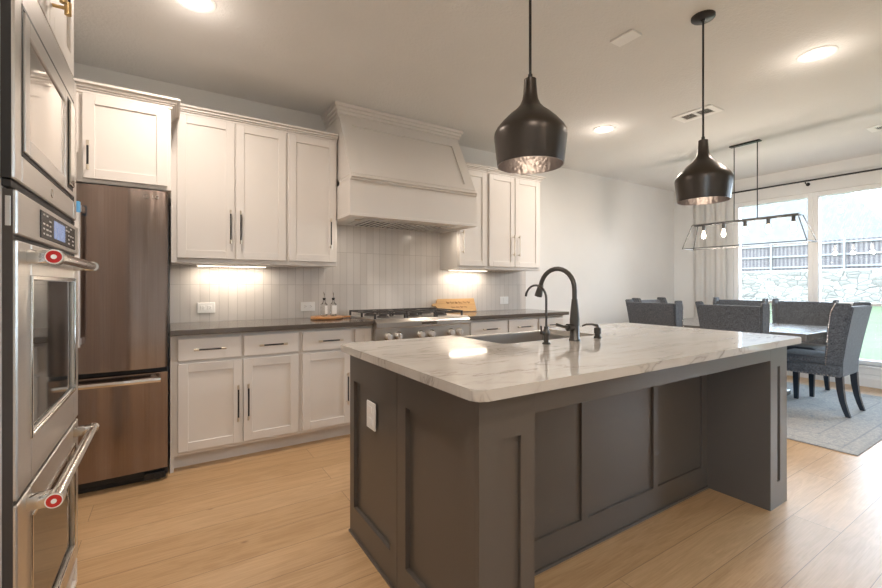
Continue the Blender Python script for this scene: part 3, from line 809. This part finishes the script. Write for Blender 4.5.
bm = BM()
lathe(bm, [(0, 0), (.128, 0), (.140, .006), (.140, .016), (.133, .022), (0, .022)], (1.13, 3.60, .9155), 40)
box(bm, 1.25, 1.335, 3.585, 3.615, .919, .935, .006, 2)
for v in bm.verts: v.co.x += .012*math.sin(v.co.y*23)*(1 if abs(v.co.x-1.13) > .1 else 0)
o = obj('serving_board', bm, M['acacia'], None, 40); tag(o, 'round reddish wooden serving board with handle under the two bottles', 'serving board')
def oilbottle(x, y, label, off):
    z = .938
    t_ = thing('glass_bottle', label, 'bottle', (x, y, z), 'glass pourer bottles on the serving board')
    bm = BM()
    hw = .024
    box(bm, x-hw, x+hw, y-hw, y+hw, z, z+.105, .008, 3)
    cyl(bm, (x, y, z+.104), (x, y, z+.122), .020, .010, n=20); cyl(bm, (x, y, z+.121), (x, y, z+.135), .010, n=20)
    obj('bottle', bm, M['bottle'], t_, 35)
    obj('paper_label', box(BM(), x-.019+off, x+.021, y-hw-.0015, y-hw-.0004, z+.018, z+.092), M['plastic'], t_)
    bm = BM(); cyl(bm, (x, y, z+.135), (x, y, z+.156), .009, .014, n=16)
    st = obj('stopper', bm, M['black'], t_, 40)
    bm = BM(); tube(bm, [(x, y, z+.155), (x, y, z+.185), (x-.004, y-.004, z+.20), (x-.010, y-.010, z+.207)], [.0035, .0035, .003, .0025], 8)
    obj('pour_spout', bm, M['steel_smooth'], st, 40)
oilbottle(1.115, 3.61, 'left glass bottle with narrow pale label and black pourer', .018)
oilbottle(1.192, 3.60, 'right glass bottle with wide pale label and black pourer', 0)

# maple board leaning on the backsplash
c = thing('cutting_board', 'light maple cutting board with engraved script leaning on the tile', 'cutting board', (2.55, 3.62, .916))
p0 = Vector((2.372, 3.755, .9165)); ux = Vector((1, 0, 0)); uz = Vector((0, .055, .142)).normalized(); un = ux.cross(uz)   # un points toward -Y/+Z
L_, H_ = .475, .145
def bpnt(u, w, t_): return tuple(p0+ux*u+uz*w+un*t_)
bm = BM()
out = [(0, 0), (L_, 0), (L_, H_), (0, H_), (-.015, H_*.86), (-.02, H_*.70), (-.040, H_*.66), (-.070, H_*.66), (-.080, H_*.56), (-.070, H_*.46), (-.040, H_*.46), (-.02, H_*.30), (-.015, H_*.14)]
vA = [bm.verts.new(bpnt(u, w, 0)) for u, w in out]; vB = [bm.verts.new(bpnt(u, w, .018)) for u, w in out]
bm.faces.new(vA); bm.faces.new(vB[::-1])
for i in range(len(out)): j = (i+1) % len(out); bm.faces.new((vA[i], vA[j], vB[j], vB[i]))
obj('board', bm, M['board'], c)
bm = BM(); random.seed(5)
for row, (u0, u1, w0, amp) in enumerate(((.10, .38, .098, .012), (.15, .36, .048, .008))):
    u = u0
    while u < u1:
        n = random.randint(5, 9); pts = []
        wl_ = random.uniform(.03, .055)
        for k in range(n*3+1):
            a = k/(n*3); pts.append(bpnt(u+wl_*a, w0+amp*math.sin(a*n*2.3+row)*(1.4 if k < 3 else .8), +.0186))
        tube(bm, pts, .0016, 5); u += wl_+.012
# face toward the room is the un-negative side
obj('engraved_script', bm, M['burn'], c, label='dark engraved handwriting')

# ------------------------------------------------------------------ island
IX0, IX1, IY0, IY1, IB = .746, 2.905, .968, 2.0, 1.285
c = thing('kitchen_island', 'dark taupe panelled kitchen island with open seating recess', 'kitchen island', (1.83, 1.45, 0))
def ypanel(bm, x, y0, y1, z0, z1, sgn=-1, st=.07, rec=.012):
    """recessed panel facing -X (sgn -1) at x"""
    return bm
# body block (cabinets), left end panel with two recesses, back panel with recesses
bm = BM(); box(bm, IX0+.020, 1.335, IB+.02, IY1-.02, .0, .88); box(bm, 1.335, 2.105, IB+.02, IY1-.02, 0, .66); box(bm, 1.335, 2.105, IB+.02, 1.54, .66, .88); box(bm, 2.105, IX1-.21, IB+.02, IY1-.02, .0, .88)
obj('body', bm, M['island'], c)
def frame_x(xf, y0, y1, z0, z1, cols, th=.02, rec=.018, sgn=-1):
    """framed panel lying in plane X=xf facing sgn*X; cols = list of (ya,yb,za,zb) recesses"""
    bm = BM(); xs = (xf, xf-sgn*th)
    ys = sorted(set([y0, y1]+[v for q in cols for v in q[:2]]))
    for a, b in zip(ys, ys[1:]):
        q = [k for k in cols if k[0] <= a+1e-6 and k[1] >= b-1e-6]
        if q:
            q = q[0]; box(bm, xs[0], xs[1], a, b, z0, q[2]); box(bm, xs[0], xs[1], a, b, q[3], z1); box(bm, xf-sgn*rec, xs[1], a-.001, b+.001, q[2]-.001, q[3]+.001)
        else: box(bm, xs[0], xs[1], a, b, z0, z1)
    return bm
def frame_y(yf, x0, x1, z0, z1, cols, th=.02, rec=.015):
    bm = BM()
    xs = sorted(set([x0, x1]+[v for q in cols for v in q[:2]]))
    for a, b in zip(xs, xs[1:]):
        q = [k for k in cols if k[0] <= a+1e-6 and k[1] >= b-1e-6]
        if q:
            q = q[0]; box(bm, a, b, yf, yf+th, z0, q[2]); box(bm, a, b, yf, yf+th, q[3], z1); box(bm, a-.001, b+.001, yf+rec, yf+th, q[2]-.001, q[3]+.001)
        else: box(bm, a, b, yf, yf+th, z0, z1)
    return bm
bm = frame_x(IX0, 1.492, IY1, 0, .88, [(1.552, 1.950, .135, .742)])
ep = obj('end_panel', bm, M['island'], c)
bm = frame_x(IX0, IY0+.0205, 1.488, 0, .88, [(1.035, 1.420, .135, .742)])
obj('end_panel', bm, M['island'], c)
# left post (closed column)
bm = frame_y(IY0, IX0+.0, IX0+.218, 0, .88, [(IX0+.070, IX0+.160, .135, .742)], .02, .012)
box(bm, IX0+.198, IX0+.218, IY0+.02, IB, 0, .88); box(bm, IX0+.02, IX0+.192, IY0+.02, IB, .86, .88)
obj('corner_post', bm, M['island'], c)
# right post and its inner wall
bm = frame_y(IY0, IX1-.212, IX1, 0, .88, [(IX1-.128, IX1-.090, .135, .760)], .02, .012)
box(bm, IX1-.212, IX1-.192, IY0+.02, IB, 0, .88); box(bm, IX1-.192, IX1-.02, IY0+.02, IB, .86, .88)
obj('corner_post', bm, M['island'], c)
bm = frame_x(IX1, IY0+.02, IY1, 0, .88, [(1.06, 1.42, .135, .742), (1.552, 1.94, .135, .742)], sgn=1)
obj('end_panel', bm, M['island'], c)
# seating-side back panel
xa, xb = IX0+.218, IX1-.212
bm = frame_y(IB, xa, xb, 0, .88, [(xa+.06, 1.575, .135, .80), (1.615, 2.140, .135, .80), (2.180, xb-.06, .135, .80)], .02, .012)
obj('back_panel', bm, M['island'], c)
bm = BM(); box(bm, xa, xb, IY0, IY0+.022, .800, .88, .001); obj('apron', bm, M['island'], c)
bm = BM(); box(bm, IX0+.212, IX1-.212, IB-.010, IB, 0, .012); box(bm, IX0-.008, IX0, IY0, IY1, 0, .010); obj('shoe_moulding', bm, M['island'], c)
# sink side front
bm = BM(); x = .765
for w in (.275, .275, .38, .38, .36, .36):
    x += 0
bm = frame_y(IY1-.02, IX0, 1.33, .10, .88, []); box(bm, 2.11, IX1, IY1-.02, IY1, .10, .88); box(bm, 1.33, 2.11, IY1-.02, IY1, .10, .64)
obj('front_face', bm, M['island'], c)
# outlet on the end panel
bm = BM(); box(bm, IX0+.003, IX0+.011, 1.712, 1.802, .565, .685, .003, 2)
op = obj('outlet', bm, M['plastic'], c, label='white outlet on the island end panel')
bm = BM()
for z in (.600, .650): box(bm, IX0-.0005, IX0+.004, 1.740, 1.774, z-.016, z+.016, .004, 2)
obj('receptacle', bm, M['plastic'], op)
# slab: thing of its own, with a cut-out open to the sink side
SX0, SX1, SY0, SY1 = .697, 2.965, .912, 2.025
bm = BM(); cr = .035
def arc(cx, cy, a0, a1, n=8): return [(cx+cr*math.cos(a0+(a1-a0)*i/n), cy+cr*math.sin(a0+(a1-a0)*i/n)) for i in range(n+1)]
kx0, kx1, ky = 1.365, 2.095, 1.580
pl = arc(SX0+cr, SY0+cr, PI, 1.5*PI) + arc(SX1-cr, SY0+cr, 1.5*PI, 2*PI) + arc(SX1-cr, SY1-cr, 0, PI/2)
pl += [(kx1, SY1), (kx1, ky+.03), (kx1-.009, ky+.009), (kx1-.03, ky), (kx0+.03, ky), (kx0+.009, ky+.009), (kx0, ky+.03), (kx0, SY1)]
pl += arc(SX0+cr, SY1-cr, PI/2, PI)
extrude_profile(bm, pl, 'z', .882, .915)
es = [e for e in bm.edges if abs(e.verts[0].co.z-e.verts[1].co.z) < 1e-6]
bmesh.ops.bevel(bm, geom=es, offset=.003, segments=2, affect='EDGES')
o = obj('island_countertop', bm, M['quartz'], None, 30); tag(o, 'glossy white veined stone countertop on the dark island', 'countertop')
# farmhouse sink
c = thing('sink', 'stainless apron-front sink set in the island countertop', 'sink', (1.72, 1.8, .66))
bm = BM(); a0, a1, b0, b1 = kx0-.005, kx1+.005, ky-.010, 2.05; th = .014
box(bm, a0, a1, b0, b0+th, .665, .880); box(bm, a0, a0+th, b0+th, b1, .665, .880); box(bm, a1-th, a1, b0+th, b1, .665, .880)
box(bm, a0+th, a1-th, b0+th, b1, .665, .680)
box(bm, a0+th, a1-th, b1-.03, b1, .680, .902, .006, 2); 
obj('basin', bm, M['steel'], c)
bm = BM(); cyl(bm, (1.72, 1.82, .6805), (1.72, 1.82, .684), .045, n=28); obj('drain', bm, M['steel_smooth'], c, 40)

# faucet
c = thing('faucet', 'tall gunmetal gooseneck kitchen faucet in the middle of the island', 'faucet', (1.768, 1.488, .9155))
fx, fy = 1.768, 1.488
bm = BM(); lathe(bm, [(0, 0), (.029, 0), (.029, .006), (.0245, .012), (.0245, .11), (.0235, .12), (.0205, .16), (.016, .20), (.0145, .215), (0, .215)], (fx, fy, .9155), 28)
obj('body', bm, M['gunmetal'], c, 40)
R_ = .112; dirv = Vector((-.08, 1, 0)).normalized()
pts = [Vector((fx, fy, .9155+.21)), Vector((fx, fy, 1.175))]
ztop = 1.178
for i in range(1, 15):
    a = PI - i*(PI*.94)/14
    pts.append(Vector((fx, fy, ztop)) + dirv*(R_+R_*math.cos(a)) + Vector((0, 0, R_*math.sin(a))))
bm = BM(); tube(bm, pts, .0125, 16); obj('spout', bm, M['gunmetal'], c, 40)
e = pts[-1]; d_ = (pts[-1]-pts[-2]).normalized()
bm = BM(); tube(bm, [e-d_*.005, e+d_*.01, e+d_*.05, e+d_*.062], [.0145, .0165, .021, .021], 20); obj('spray_head', bm, M['gunmetal'], c, 40)
bm = BM(); cyl(bm, (fx-.018, fy, .985), (fx-.050, fy+.004, .985), .019, n=20); tube(bm, [(fx-.045, fy+.004, .985), (fx-.075, fy+.010, .990), (fx-.115, fy+.018, 1.002)], [.012, .007, .008], 12)
obj('lever', bm, M['gunmetal'], c, 40)
# filter faucet
c = thing('filter_faucet', 'slim gunmetal drinking water faucet left of the gooseneck faucet', 'faucet', (1.548, 1.475, .9155))
gx, gy = 1.548, 1.475
bm = BM(); lathe(bm, [(0, 0), (.020, 0), (.020, .006), (.013, .010), (.013, .04), (.017, .045), (.017, .062), (.011, .070), (.011, .085), (0, .085)], (gx, gy, .9155), 24)
obj('body', bm, M['gunmetal'], c, 40)
bm = BM(); cyl(bm, (gx-.01, gy, .968), (gx-.035, gy, .972), .0085, n=14); cyl(bm, (gx-.030, gy, .965), (gx-.036, gy, 1.005), .005, n=12)
obj('lever', bm, M['gunmetal'], c, 40)
pts = [Vector((gx, gy, .995)), Vector((gx, gy, 1.135))]; r2 = .066
for i in range(1, 13):
    a = PI - i*PI*.95/12
    pts.append(Vector((gx, gy, 1.135))+dirv*(r2+r2*math.cos(a))+Vector((0, 0, r2*math.sin(a))))
bm = BM(); tube(bm, pts, [.0055]*(len(pts)-1)+[.0065], 12); obj('spout', bm, M['gunmetal'], c, 40)
# soap dispenser
c = thing('soap_dispenser', 'gunmetal soap dispenser pump right of the gooseneck faucet', 'soap dispenser', (1.955, 1.49, .9155))
gx, gy = 1.955, 1.49
bm = BM(); lathe(bm, [(0, 0), (.021, 0), (.021, .008), (.014, .014), (.014, .022), (.019, .026), (.019, .055), (.013, .058), (0, .058)], (gx, gy, .9155), 24); obj('body', bm, M['gunmetal'], c, 40)
bm = BM(); tube(bm, [(gx, gy, .972), (gx, gy, .983), (gx-.008, gy+.03, .988), (gx-.016, gy+.06, .986), (gx-.022, gy+.085, .976)], [.011, .008, .006, .005, .0045], 12); obj('pump_spout', bm, M['gunmetal'], c, 40)

# ------------------------------------------------------------------ pendants over the island
def pendant():
    c = thing('pendant_light', 'larger nearer black bottle-shaped pendant light over the island', 'pendant light', (1.226, 1.255, H), 'black pendants over the island')
    px, py = 1.226, 1.255
    bm = BM()
    outp = [(.1315, 1.683), (.137, 1.73), (.1435, 1.785), (.1450, 1.802), (.1430, 1.815), (.134, 1.832), (.112, 1.858), (.085, 1.885), (.060, 1.905), (.042, 1.925), (.032, 1.948), (.0275, 1.975), (.0245, 2.02), (.0245, 2.03), (.0, 2.03)]
    lathe(bm, [(r, z) for r, z in outp], (px, py, 0), 56); sh = obj('shade', bm, M['pendant'], c, 30)
    bm = BM(); lathe(bm, [(.1315, 1.683), (.1285, 1.683), (.134, 1.73), (.140, 1.785), (.141, 1.802), (.131, 1.827), (.109, 1.850), (.082, 1.873), (.055, 1.892), (.034, 1.912), (0, 1.918)], (px, py, 0), 56)
    obj('inner_lining', bm, M['lining'], sh, 30)
    bm = BM(); cyl(bm, (px, py, 1.93), (px, py, 1.84), .018, n=20); obj('socket', bm, M['black'], c, 40)
    bm = BM(); lathe(bm, [(0, 1.735), (.018, 1.742), (.029, 1.760), (.031, 1.780), (.026, 1.805), (.016, 1.83), (.014, 1.845), (0, 1.845)], (px, py, 0), 24); b = obj('bulb', bm, M['bulb'], c, 60)
    bm = BM(); cyl(bm, (px, py, 2.02), (px, py, H-.03), .0055, n=14); cyl(bm, (px, py, 2.02), (px, py, 2.05), .009, n=14); obj('rod', bm, M['black'], c, 40)
    bm = BM(); lathe(bm, [(0, -.030), (.012, -.030), (.014, -.022), (.055, -.018), (.061, -.012), (.061, 0), (0, 0)], (px, py, H), 40); obj('canopy', bm, M['black'], c, 40)
    return c
pd = pendant()
dup(pd, (2.575, 1.25, H), 0, 'farther black bottle-shaped pendant light with its round canopy in view')

# ------------------------------------------------------------------ ceiling fittings
def can_light(x, y, label, f=1.0):
    c = thing('recessed_light', label, 'recessed light', (x, y, H), 'recessed ceiling lights')
    bm = BM(); lathe(bm, [(.105, 0), (.105, -.003), (.098, -.007), (.080, -.007), (.074, -.002), (.074, 0)], (x, y, H), 40); obj('trim_ring', bm, M['plastic'], c, 40)
    bm = BM(); cyl(bm, (x, y, H-.004), (x, y, H-.0005), .076, n=40); l = obj('lens', bm, M['lens'], c)
    ld = bpy.data.lights.new('can_light', 'AREA'); ld.shape = 'DISK'; ld.size = .14; ld.energy = CAN_W*f; ld.color = CAN_COL; ld.spread = math.radians(CAN_SPREAD)
    lo = bpy.data.objects.new('can_light', ld); COL.objects.link(lo); lo.parent = l; lo.location = (0, 0, -.005)
    pd_ = bpy.data.lights.new('can_glow', 'POINT'); pd_.energy = CAN_GLOW; pd_.color = CAN_COL; pd_.shadow_soft_size = .04
    po = bpy.data.objects.new('can_glow', pd_); COL.objects.link(po); po.parent = l; po.location = (0, 0, -.15)
can_light(.115, 2.655, 'recessed ceiling light above the refrigerator and left counter')
can_light(3.63, 1.045, 'large-looking recessed ceiling light at upper right of the photo', .6)
can_light(3.605, 2.675, 'small-looking recessed ceiling light between the two pendants')
# extra fittings added as fill light, behind the camera and outside the frame
for x, y, l in ((.115, -.3, 'added fill light, recessed in the ceiling beside the near end of the oven tower'), (1.0, -1.6, 'added fill light, recessed in the ceiling behind the camera')):
    can_light(x, y, l)

def vent(x, y, label, w=.16, l=.36, rot=0):
    c = thing('ceiling_vent', label, 'air vent', (x, y, H), 'ceiling air vents')
    bm = BM(); e = .052
    box(bm, x-w/2, x+w/2, y-l/2, y-l/2+e, H-.010, H-.001, .002); box(bm, x-w/2, x+w/2, y+l/2-e, y+l/2, H-.010, H-.001, .002)
    box(bm, x-w/2, x-w/2+e, y-l/2+e, y+l/2-e, H-.010, H-.001, .002); box(bm, x+w/2-e, x+w/2, y-l/2+e, y+l/2-e, H-.010, H-.001, .002)
    box(bm, x-w/2+e, x+w/2-e, y-.012, y+.012, H-.010, H-.001)
    obj('frame', bm, M['plastic'], c)
    obj('duct_opening', box(BM(), x-w/2+e, x+w/2-e, y-l/2+e, y+l/2-e, H-.0025, H-.001), M['black_hole'], c)
    bm = BM(); n = 9
    for k in range(n*2):
        yy = y-l/2+e+.008 + (l-2*e-.016)*k/(n*2-1)
        if abs(yy-y) < .014: continue
        hexa(bm, [(x-w/2+e, yy-.004, H-.008), (x+w/2-e, yy-.004, H-.008), (x+w/2-e, yy-.002, H-.008), (x-w/2+e, yy-.002, H-.008)],
             [(x-w/2+e, yy+.002, H-.003), (x+w/2-e, yy+.002, H-.003), (x+w/2-e, yy+.004, H-.003), (x-w/2+e, yy+.004, H-.003)])
    obj('louvres', bm, M['plastic'], c)
vent(3.98, 1.985, 'white ceiling vent beside the farther pendant rod', .22, .34)
vent(5.83, 1.10, 'white ceiling vent at the right edge near the window wall', .20, .36)
bm = BM(); box(bm, 2.335, 2.435, 1.535, 1.690, H-.012, H-.001, .004, 2)
o = obj('ceiling_sensor', bm, M['plastic']); tag(o, 'small white rectangular sensor plate on the ceiling between the pendants', 'sensor')

# ------------------------------------------------------------------ dining area
o = obj('rug', box(BM(), 4.075, 6.43, .95, 3.65, .0005, .009, .003), M['rug']); tag(o, 'distressed grey and beige area rug under the dining set', 'rug')

RZ = .0095
c = thing('dining_table', 'grey wooden dining table surrounded by tweed chairs', 'table', (5.35, 2.22, RZ))
obj('tabletop', box(BM(), 4.78, 5.93, 1.45, 3.02, .700, .765, .005, 2), M['table'], c)
for y in (1.92, 2.62):
    bm = BM(); box(bm, 5.27, 5.43, y-.08, y+.08, RZ+.05, .70, .006); box(bm, 4.98, 5.72, y-.05, y+.05, RZ, RZ+.055, .006); box(bm, 4.98, 5.72, y-.05, y+.05, .65, .70, .006)
    obj('pedestal', bm, M['table'], c)
bm = BM(); box(bm, 5.31, 5.39, 2.0, 2.54, .20, .28, .004); obj('stretcher', bm, M['table'], c)

def make_chair(label):
    c = thing('dining_chair', label, 'chair', (0, 0, 0), 'tweed wingback dining chairs')
    # front is +Y; width .56
    bm = BM(); box(bm, -.265, .265, -.22, .29, .355, .455, .012, 2)
    obj('seat_frame', bm, M['tweed'], c, 50)
    bm = BM(); box(bm, -.255, .255, -.19, .295, .455, .525, .030, 4); obj('seat_cushion', bm, M['tweed'], c, 60)
    # backrest: slab flaring outward as it rises
    bm = BM()
    def lay(z, w, y0, y1): return [(-w, y0, z), (w, y0, z), (w, y1, z), (-w, y1, z)]
    levels = [(.355, .225, -.225, -.15), (.50, .238, -.232, -.15), (.72, .262, -.265, -.19), (1.000, .280, -.315, -.245)]
    prev = None
    for z, w, y0, y1 in levels:
        ring = [bm.verts.new(p) for p in lay(z, w, y0, y1)]
        if prev:
            for i in range(4): bm.faces.new((prev[i], prev[(i+1) % 4], ring[(i+1) % 4], ring[i]))
        else: bm.faces.new(ring[::-1])
        prev = ring
    bm.faces.new(prev)
    bmesh.ops.bevel(bm, geom=[e for e in bm.edges], offset=.008, segments=2, affect='EDGES')
    obj('backrest', bm, M['tweed'], c, 50)
    for s in (-1, 1):
        bm = BM()
        # wing plate, outer side flush with the back edge, leaning forward
        lv = [(.45, .240, -.17, -.10), (.60, .252, -.195, -.115), (.80, .270, -.225, -.130), (.95, .282, -.255, -.150), (1.03, .290, -.270, -.185)]
        prev = None
        for z, w, y0, y1 in lv:
            ring = [bm.verts.new(p) for p in ((s*(w-.030), y0, z), (s*(w+.003), y0-.04, z), (s*(w+.012), y1, z), (s*(w-.018), y1, z))]
            if prev:
                for i in range(4): bm.faces.new((prev[i], prev[(i+1) % 4], ring[(i+1) % 4], ring[i]))
            else: bm.faces.new(ring[::-1])
            prev = ring
        bm.faces.new(prev)
        bmesh.ops.recalc_face_normals(bm, faces=bm.faces)
        bmesh.ops.bevel(bm, geom=[e for e in bm.edges], offset=.007, segments=2, affect='EDGES')
        obj('wing', bm, M['tweed'], c, 50)
        bm = BM()
        def nails(a, b, n):
            for i in range(n):
                p = Vector(a).lerp(Vector(b), (i+.5)/n)
                bmesh.ops.create_icosphere(bm, subdivisions=1, radius=.007, matrix=Matrix.Translation(p))
        for (z0_, w0_, a0_, y0_), (z1_, w1_, a1_, y1_) in zip(lv, lv[1:]):
            nails((s*(w0_+.012), y0_-.012, z0_), (s*(w1_+.012), y1_-.012, z1_), 7)
        nails((s*.268, -.20, .368), (s*.268, .27, .368), 18)
        obj('nailhead_trim', bm, M['nail'], c, kind='stuff')
        # legs
        bm = BM(); x = s*.215
        hexa(bm, [(x-.017, .235, 0), (x+.017, .235, 0), (x+.017, .269, 0), (x-.017, .269, 0)], [(x-.026, .226, .36), (x+.026, .226, .36), (x+.026, .278, .36), (x-.026, .278, .36)])
        obj('leg', bm, M['chair_leg'], c)
        bm = BM(); x = s*.205; prev = None
        for z, y, h_ in ((0, -.262, .017), (.06, -.242, .019), (.14, -.222, .021), (.24, -.208, .024), (.36, -.200, .026)):
            ring = [bm.verts.new(p) for p in ((x-h_, y-h_, z), (x+h_, y-h_, z), (x+h_, y+h_, z), (x-h_, y+h_, z))]
            if prev:
                for i in range(4): bm.faces.new((prev[i], prev[(i+1) % 4], ring[(i+1) % 4], ring[i]))
            else: bm.faces.new(ring[::-1])
            prev = ring
        bm.faces.new(prev); obj('leg', bm, M['chair_leg'], c)
    return c
ch = make_chair('tweed wingback chair at the near end of the table with its legs in view')
ch.location = (5.362, 1.525, RZ); ch.rotation_euler = (0, 0, 0)
for x, y, r, l in ((4.795, 1.965, -PI/2, 'tweed wingback chair with its back to the island, the one closer to the camera'),
                   (4.77, 2.735, -PI/2, 'tweed wingback chair with its back to the island, farther left by the plain wall'),
                   (6.06, 1.93, PI/2, 'tweed wingback chair on the window side facing the kitchen, nearer the right'),
                   (6.06, 2.60, PI/2, 'tweed wingback chair on the window side beside the curtain, mostly hidden'),
                   (5.36, 3.04, PI, 'tweed wingback chair at the far end of the table, only its wing tips showing')):
    dup(ch, (x, y, RZ), r, l)

# chandelier
c = thing('linear_chandelier', 'open trapezoid metal frame chandelier with five bulbs over the dining table', 'chandelier', (5.25, 2.12, H))
cx = 5.25
bm = BM(); r_ = .006
by0, by1, ty0, ty1, bz, tz, bw, tw = 1.55, 2.72, 1.64, 2.64, 1.632, 1.905, .125, .065
B4 = [(cx-bw, by0, bz), (cx+bw, by0, bz), (cx+bw, by1, bz), (cx-bw, by1, bz)]; T4 = [(cx-tw, ty0, tz), (cx+tw, ty0, tz), (cx+tw, ty1, tz), (cx-tw, ty1, tz)]
for i in range(4):
    tube(bm, [B4[i], B4[(i+1) % 4]], r_, 4); tube(bm, [T4[i], T4[(i+1) % 4]], r_, 4); tube(bm, [B4[i], T4[i]], r_, 4)
obj('frame', bm, M['frame_grey'], c)
bm = BM(); box(bm, cx-.022, cx+.022, ty0, ty1, tz-.012, tz+.012, .002); obj('socket_bar', bm, M['frame_grey'], c)
for y in (2.225, 2.005):
    bm = BM(); cyl(bm, (cx, y, tz), (cx, y, H-.012), .0048, n=12); obj('rod', bm, M['black'], c, 40)
obj('canopy', box(BM(), cx-.03, cx+.03, 1.975, 2.265, H-.016, H-.001, .003), M['black'], c)
for i in range(5):
    y = 1.695+i*.212
    bm = BM(); cyl(bm, (cx, y, tz-.01), (cx, y, tz-.068), .017, n=18); s = obj('socket', bm, M['frame_grey'], c, 40)
    bm = BM(); lathe(bm, [(0, -.098), (.012, -.095), (.021, -.083), (.024, -.068), (.021, -.050), (.013, -.028), (.013, -.006), (0, -.006)], (cx, y, tz-.062), 20)
    b = obj('bulb', bm, M['bulb'], c, 60, label='clear lit globe bulb')
    ld = bpy.data.lights.new('bulb_light', 'POINT'); ld.energy = 6.0; ld.color = (1, .86, .72); ld.shadow_soft_size = .03
    lo = bpy.data.objects.new('bulb_light', ld); COL.objects.link(lo); lo.parent = c; lo.location = (0, y-2.12, tz-.20-H)

# curtain and rod
c = thing('curtain_rod', 'long thin black curtain rod above the windows', 'curtain rod', (XR, 1.7, 2.54))
bm = BM(); cyl(bm, (XR-.10, -.1, 2.54), (XR-.10, 3.52, 2.54), .011, n=16); obj('rod', bm, M['black'], c, 40)
bm = BM(); lathe(bm, [(0, -.02), (.02, -.012), (.024, 0), (.02, .012), (0, .02)], (XR-.10, 3.53, 2.54), 16); obj('finial', bm, M['black'], c, 40)
for y in (3.42, 2.10, 0.0):
    bm = BM(); tube(bm, [(XR-.10, y, 2.528), (XR-.09, y, 2.51), (XR-.0, y, 2.51)], .006, 8); cyl(bm, (XR, y, 2.51), (XR-.008, y, 2.51), .022, n=16); obj('bracket', bm, M['black'], c, 40)
bm = BM(); n = 90; top = []; bot = []
for side in (0, 1):
    T_, B_ = [], []
    for i in range(n+1):
        u = i/n; y = 3.02+.46*u; a = u*PI*6.3
        dx = .026*math.sin(a); w = .0015 if side else -.0015
        T_.append(bm.verts.new((XR-.10+dx*.7+w, y, 2.515))); B_.append(bm.verts.new((XR-.095+dx*1.25+w+.006*math.sin(3*a), y-.01*math.sin(a*.5), .015)))
    for i in range(n): bm.faces.new((T_[i], T_[i+1], B_[i+1], B_[i]))
    top.append(T_); bot.append(B_)
for A, B in ((top[0], top[1]), (bot[0], bot[1])):
    for i in range(n): bm.faces.new((A[i], A[i+1], B[i+1], B[i]))
o = obj('curtain', bm, M['curtain'], None, 60); tag(o, 'off-white linen curtain panel hanging left of the window', 'curtain')

# ------------------------------------------------------------------ outdoors
bm = BM(); nx, ny = 20, 20; grid = {}
def gz(x, y): return -.25 + .80*max(0, min(1, (x-8)/14.0))**1.2 + .03*math.sin(x*.7+y*.4)
for i in range(nx+1):
    for j in range(ny+1):
        x = 7.2+i*(22.6-7.2)/nx; y = -24+j*48/ny; grid[i, j] = bm.verts.new((x, y, gz(x, y)))
for i in range(nx):
    for j in range(ny): bm.faces.new((grid[i, j], grid[i+1, j], grid[i+1, j+1], grid[i, j+1]))
r = bmesh.ops.extrude_face_region(bm, geom=list(bm.faces)); bmesh.ops.translate(bm, verts=[v for v in r['geom'] if isinstance(v, bmesh.types.BMVert)], vec=(0, 0, -.3))
o = obj('lawn', bm, M['grass'], None, 60, kind='structure')
o = obj('ground', box(BM(), -40, 60, -60, 60, -.62, -.56), M['grass'], kind='structure')
o = obj('retaining_wall', box(BM(), 22.0, 22.5, -24, 24, -.3, 1.82, .05), M['stone']); tag(o, 'pale stone retaining wall at the back of the lawn', 'wall')
c = thing('garden_fence', 'tall grey wooden board fence on top of the stone wall', 'fence', (22.3, 0, 1.82))
obj('boards', box(BM(), 22.34, 22.37, -24, 24, 1.85, 3.02), M['fence'], c)
bm = BM()
for z in (1.98, 2.44, 2.92): box(bm, 22.29, 22.34, -24, 24, z-.035, z+.035)
obj('rails', bm, M['fence_rail'], c)
for k in range(-9, 10): obj('post', box(BM(), 22.24, 22.30, k*2.4+.75, k*2.4+.82, 1.80, 3.06), M['fence_rail'], c)
obj('bank', box(BM(), 22.5, 60, -40, 40, 1.2, 1.75), M['grass'], kind='structure')
def house(label, x0, x1, y0, y1, zb_, ze, zr, ridge, vents=()):
    c = thing('neighbor_house', label, 'house', ((x0+x1)/2, (y0+y1)/2, zb_))
    obj('walls', box(BM(), x0, x1, y0, y1, zb_, ze), M['siding'], c)
    bm = BM(); e = .5
    a = [(x0-e, y0-e, ze), (x1+e, y0-e, ze), (x1+e, y1+e, ze), (x0-e, y1+e, ze)]
    (r0, r1) = ridge
    V = [bm.verts.new(p) for p in a]; R0 = bm.verts.new((r0[0], r0[1], zr)); R1 = bm.verts.new((r1[0], r1[1], zr))
    bm.faces.new(V[::-1])
    bm.faces.new((V[0], V[1], R0)); bm.faces.new((V[2], V[3], R1)); bm.faces.new((V[1], V[2], R1, R0)); bm.faces.new((V[3], V[0], R0, R1))
    rf = obj('roof', bm, M['roof'], c)
    for (x, y, z) in vents: obj('roof_vent', box(BM(), x-.3, x+.3, y-.4, y+.4, z-.3, z+.3, .05), M['fence_rail'], rf)
house('pale house with a large shingled hip roof beyond the fence', 31, 41, 5.9, 19, 1.6, 3.6, 8.0, ((36, 9.6), (36, 13.5)), [(33.2, 14.9, 5.0)])
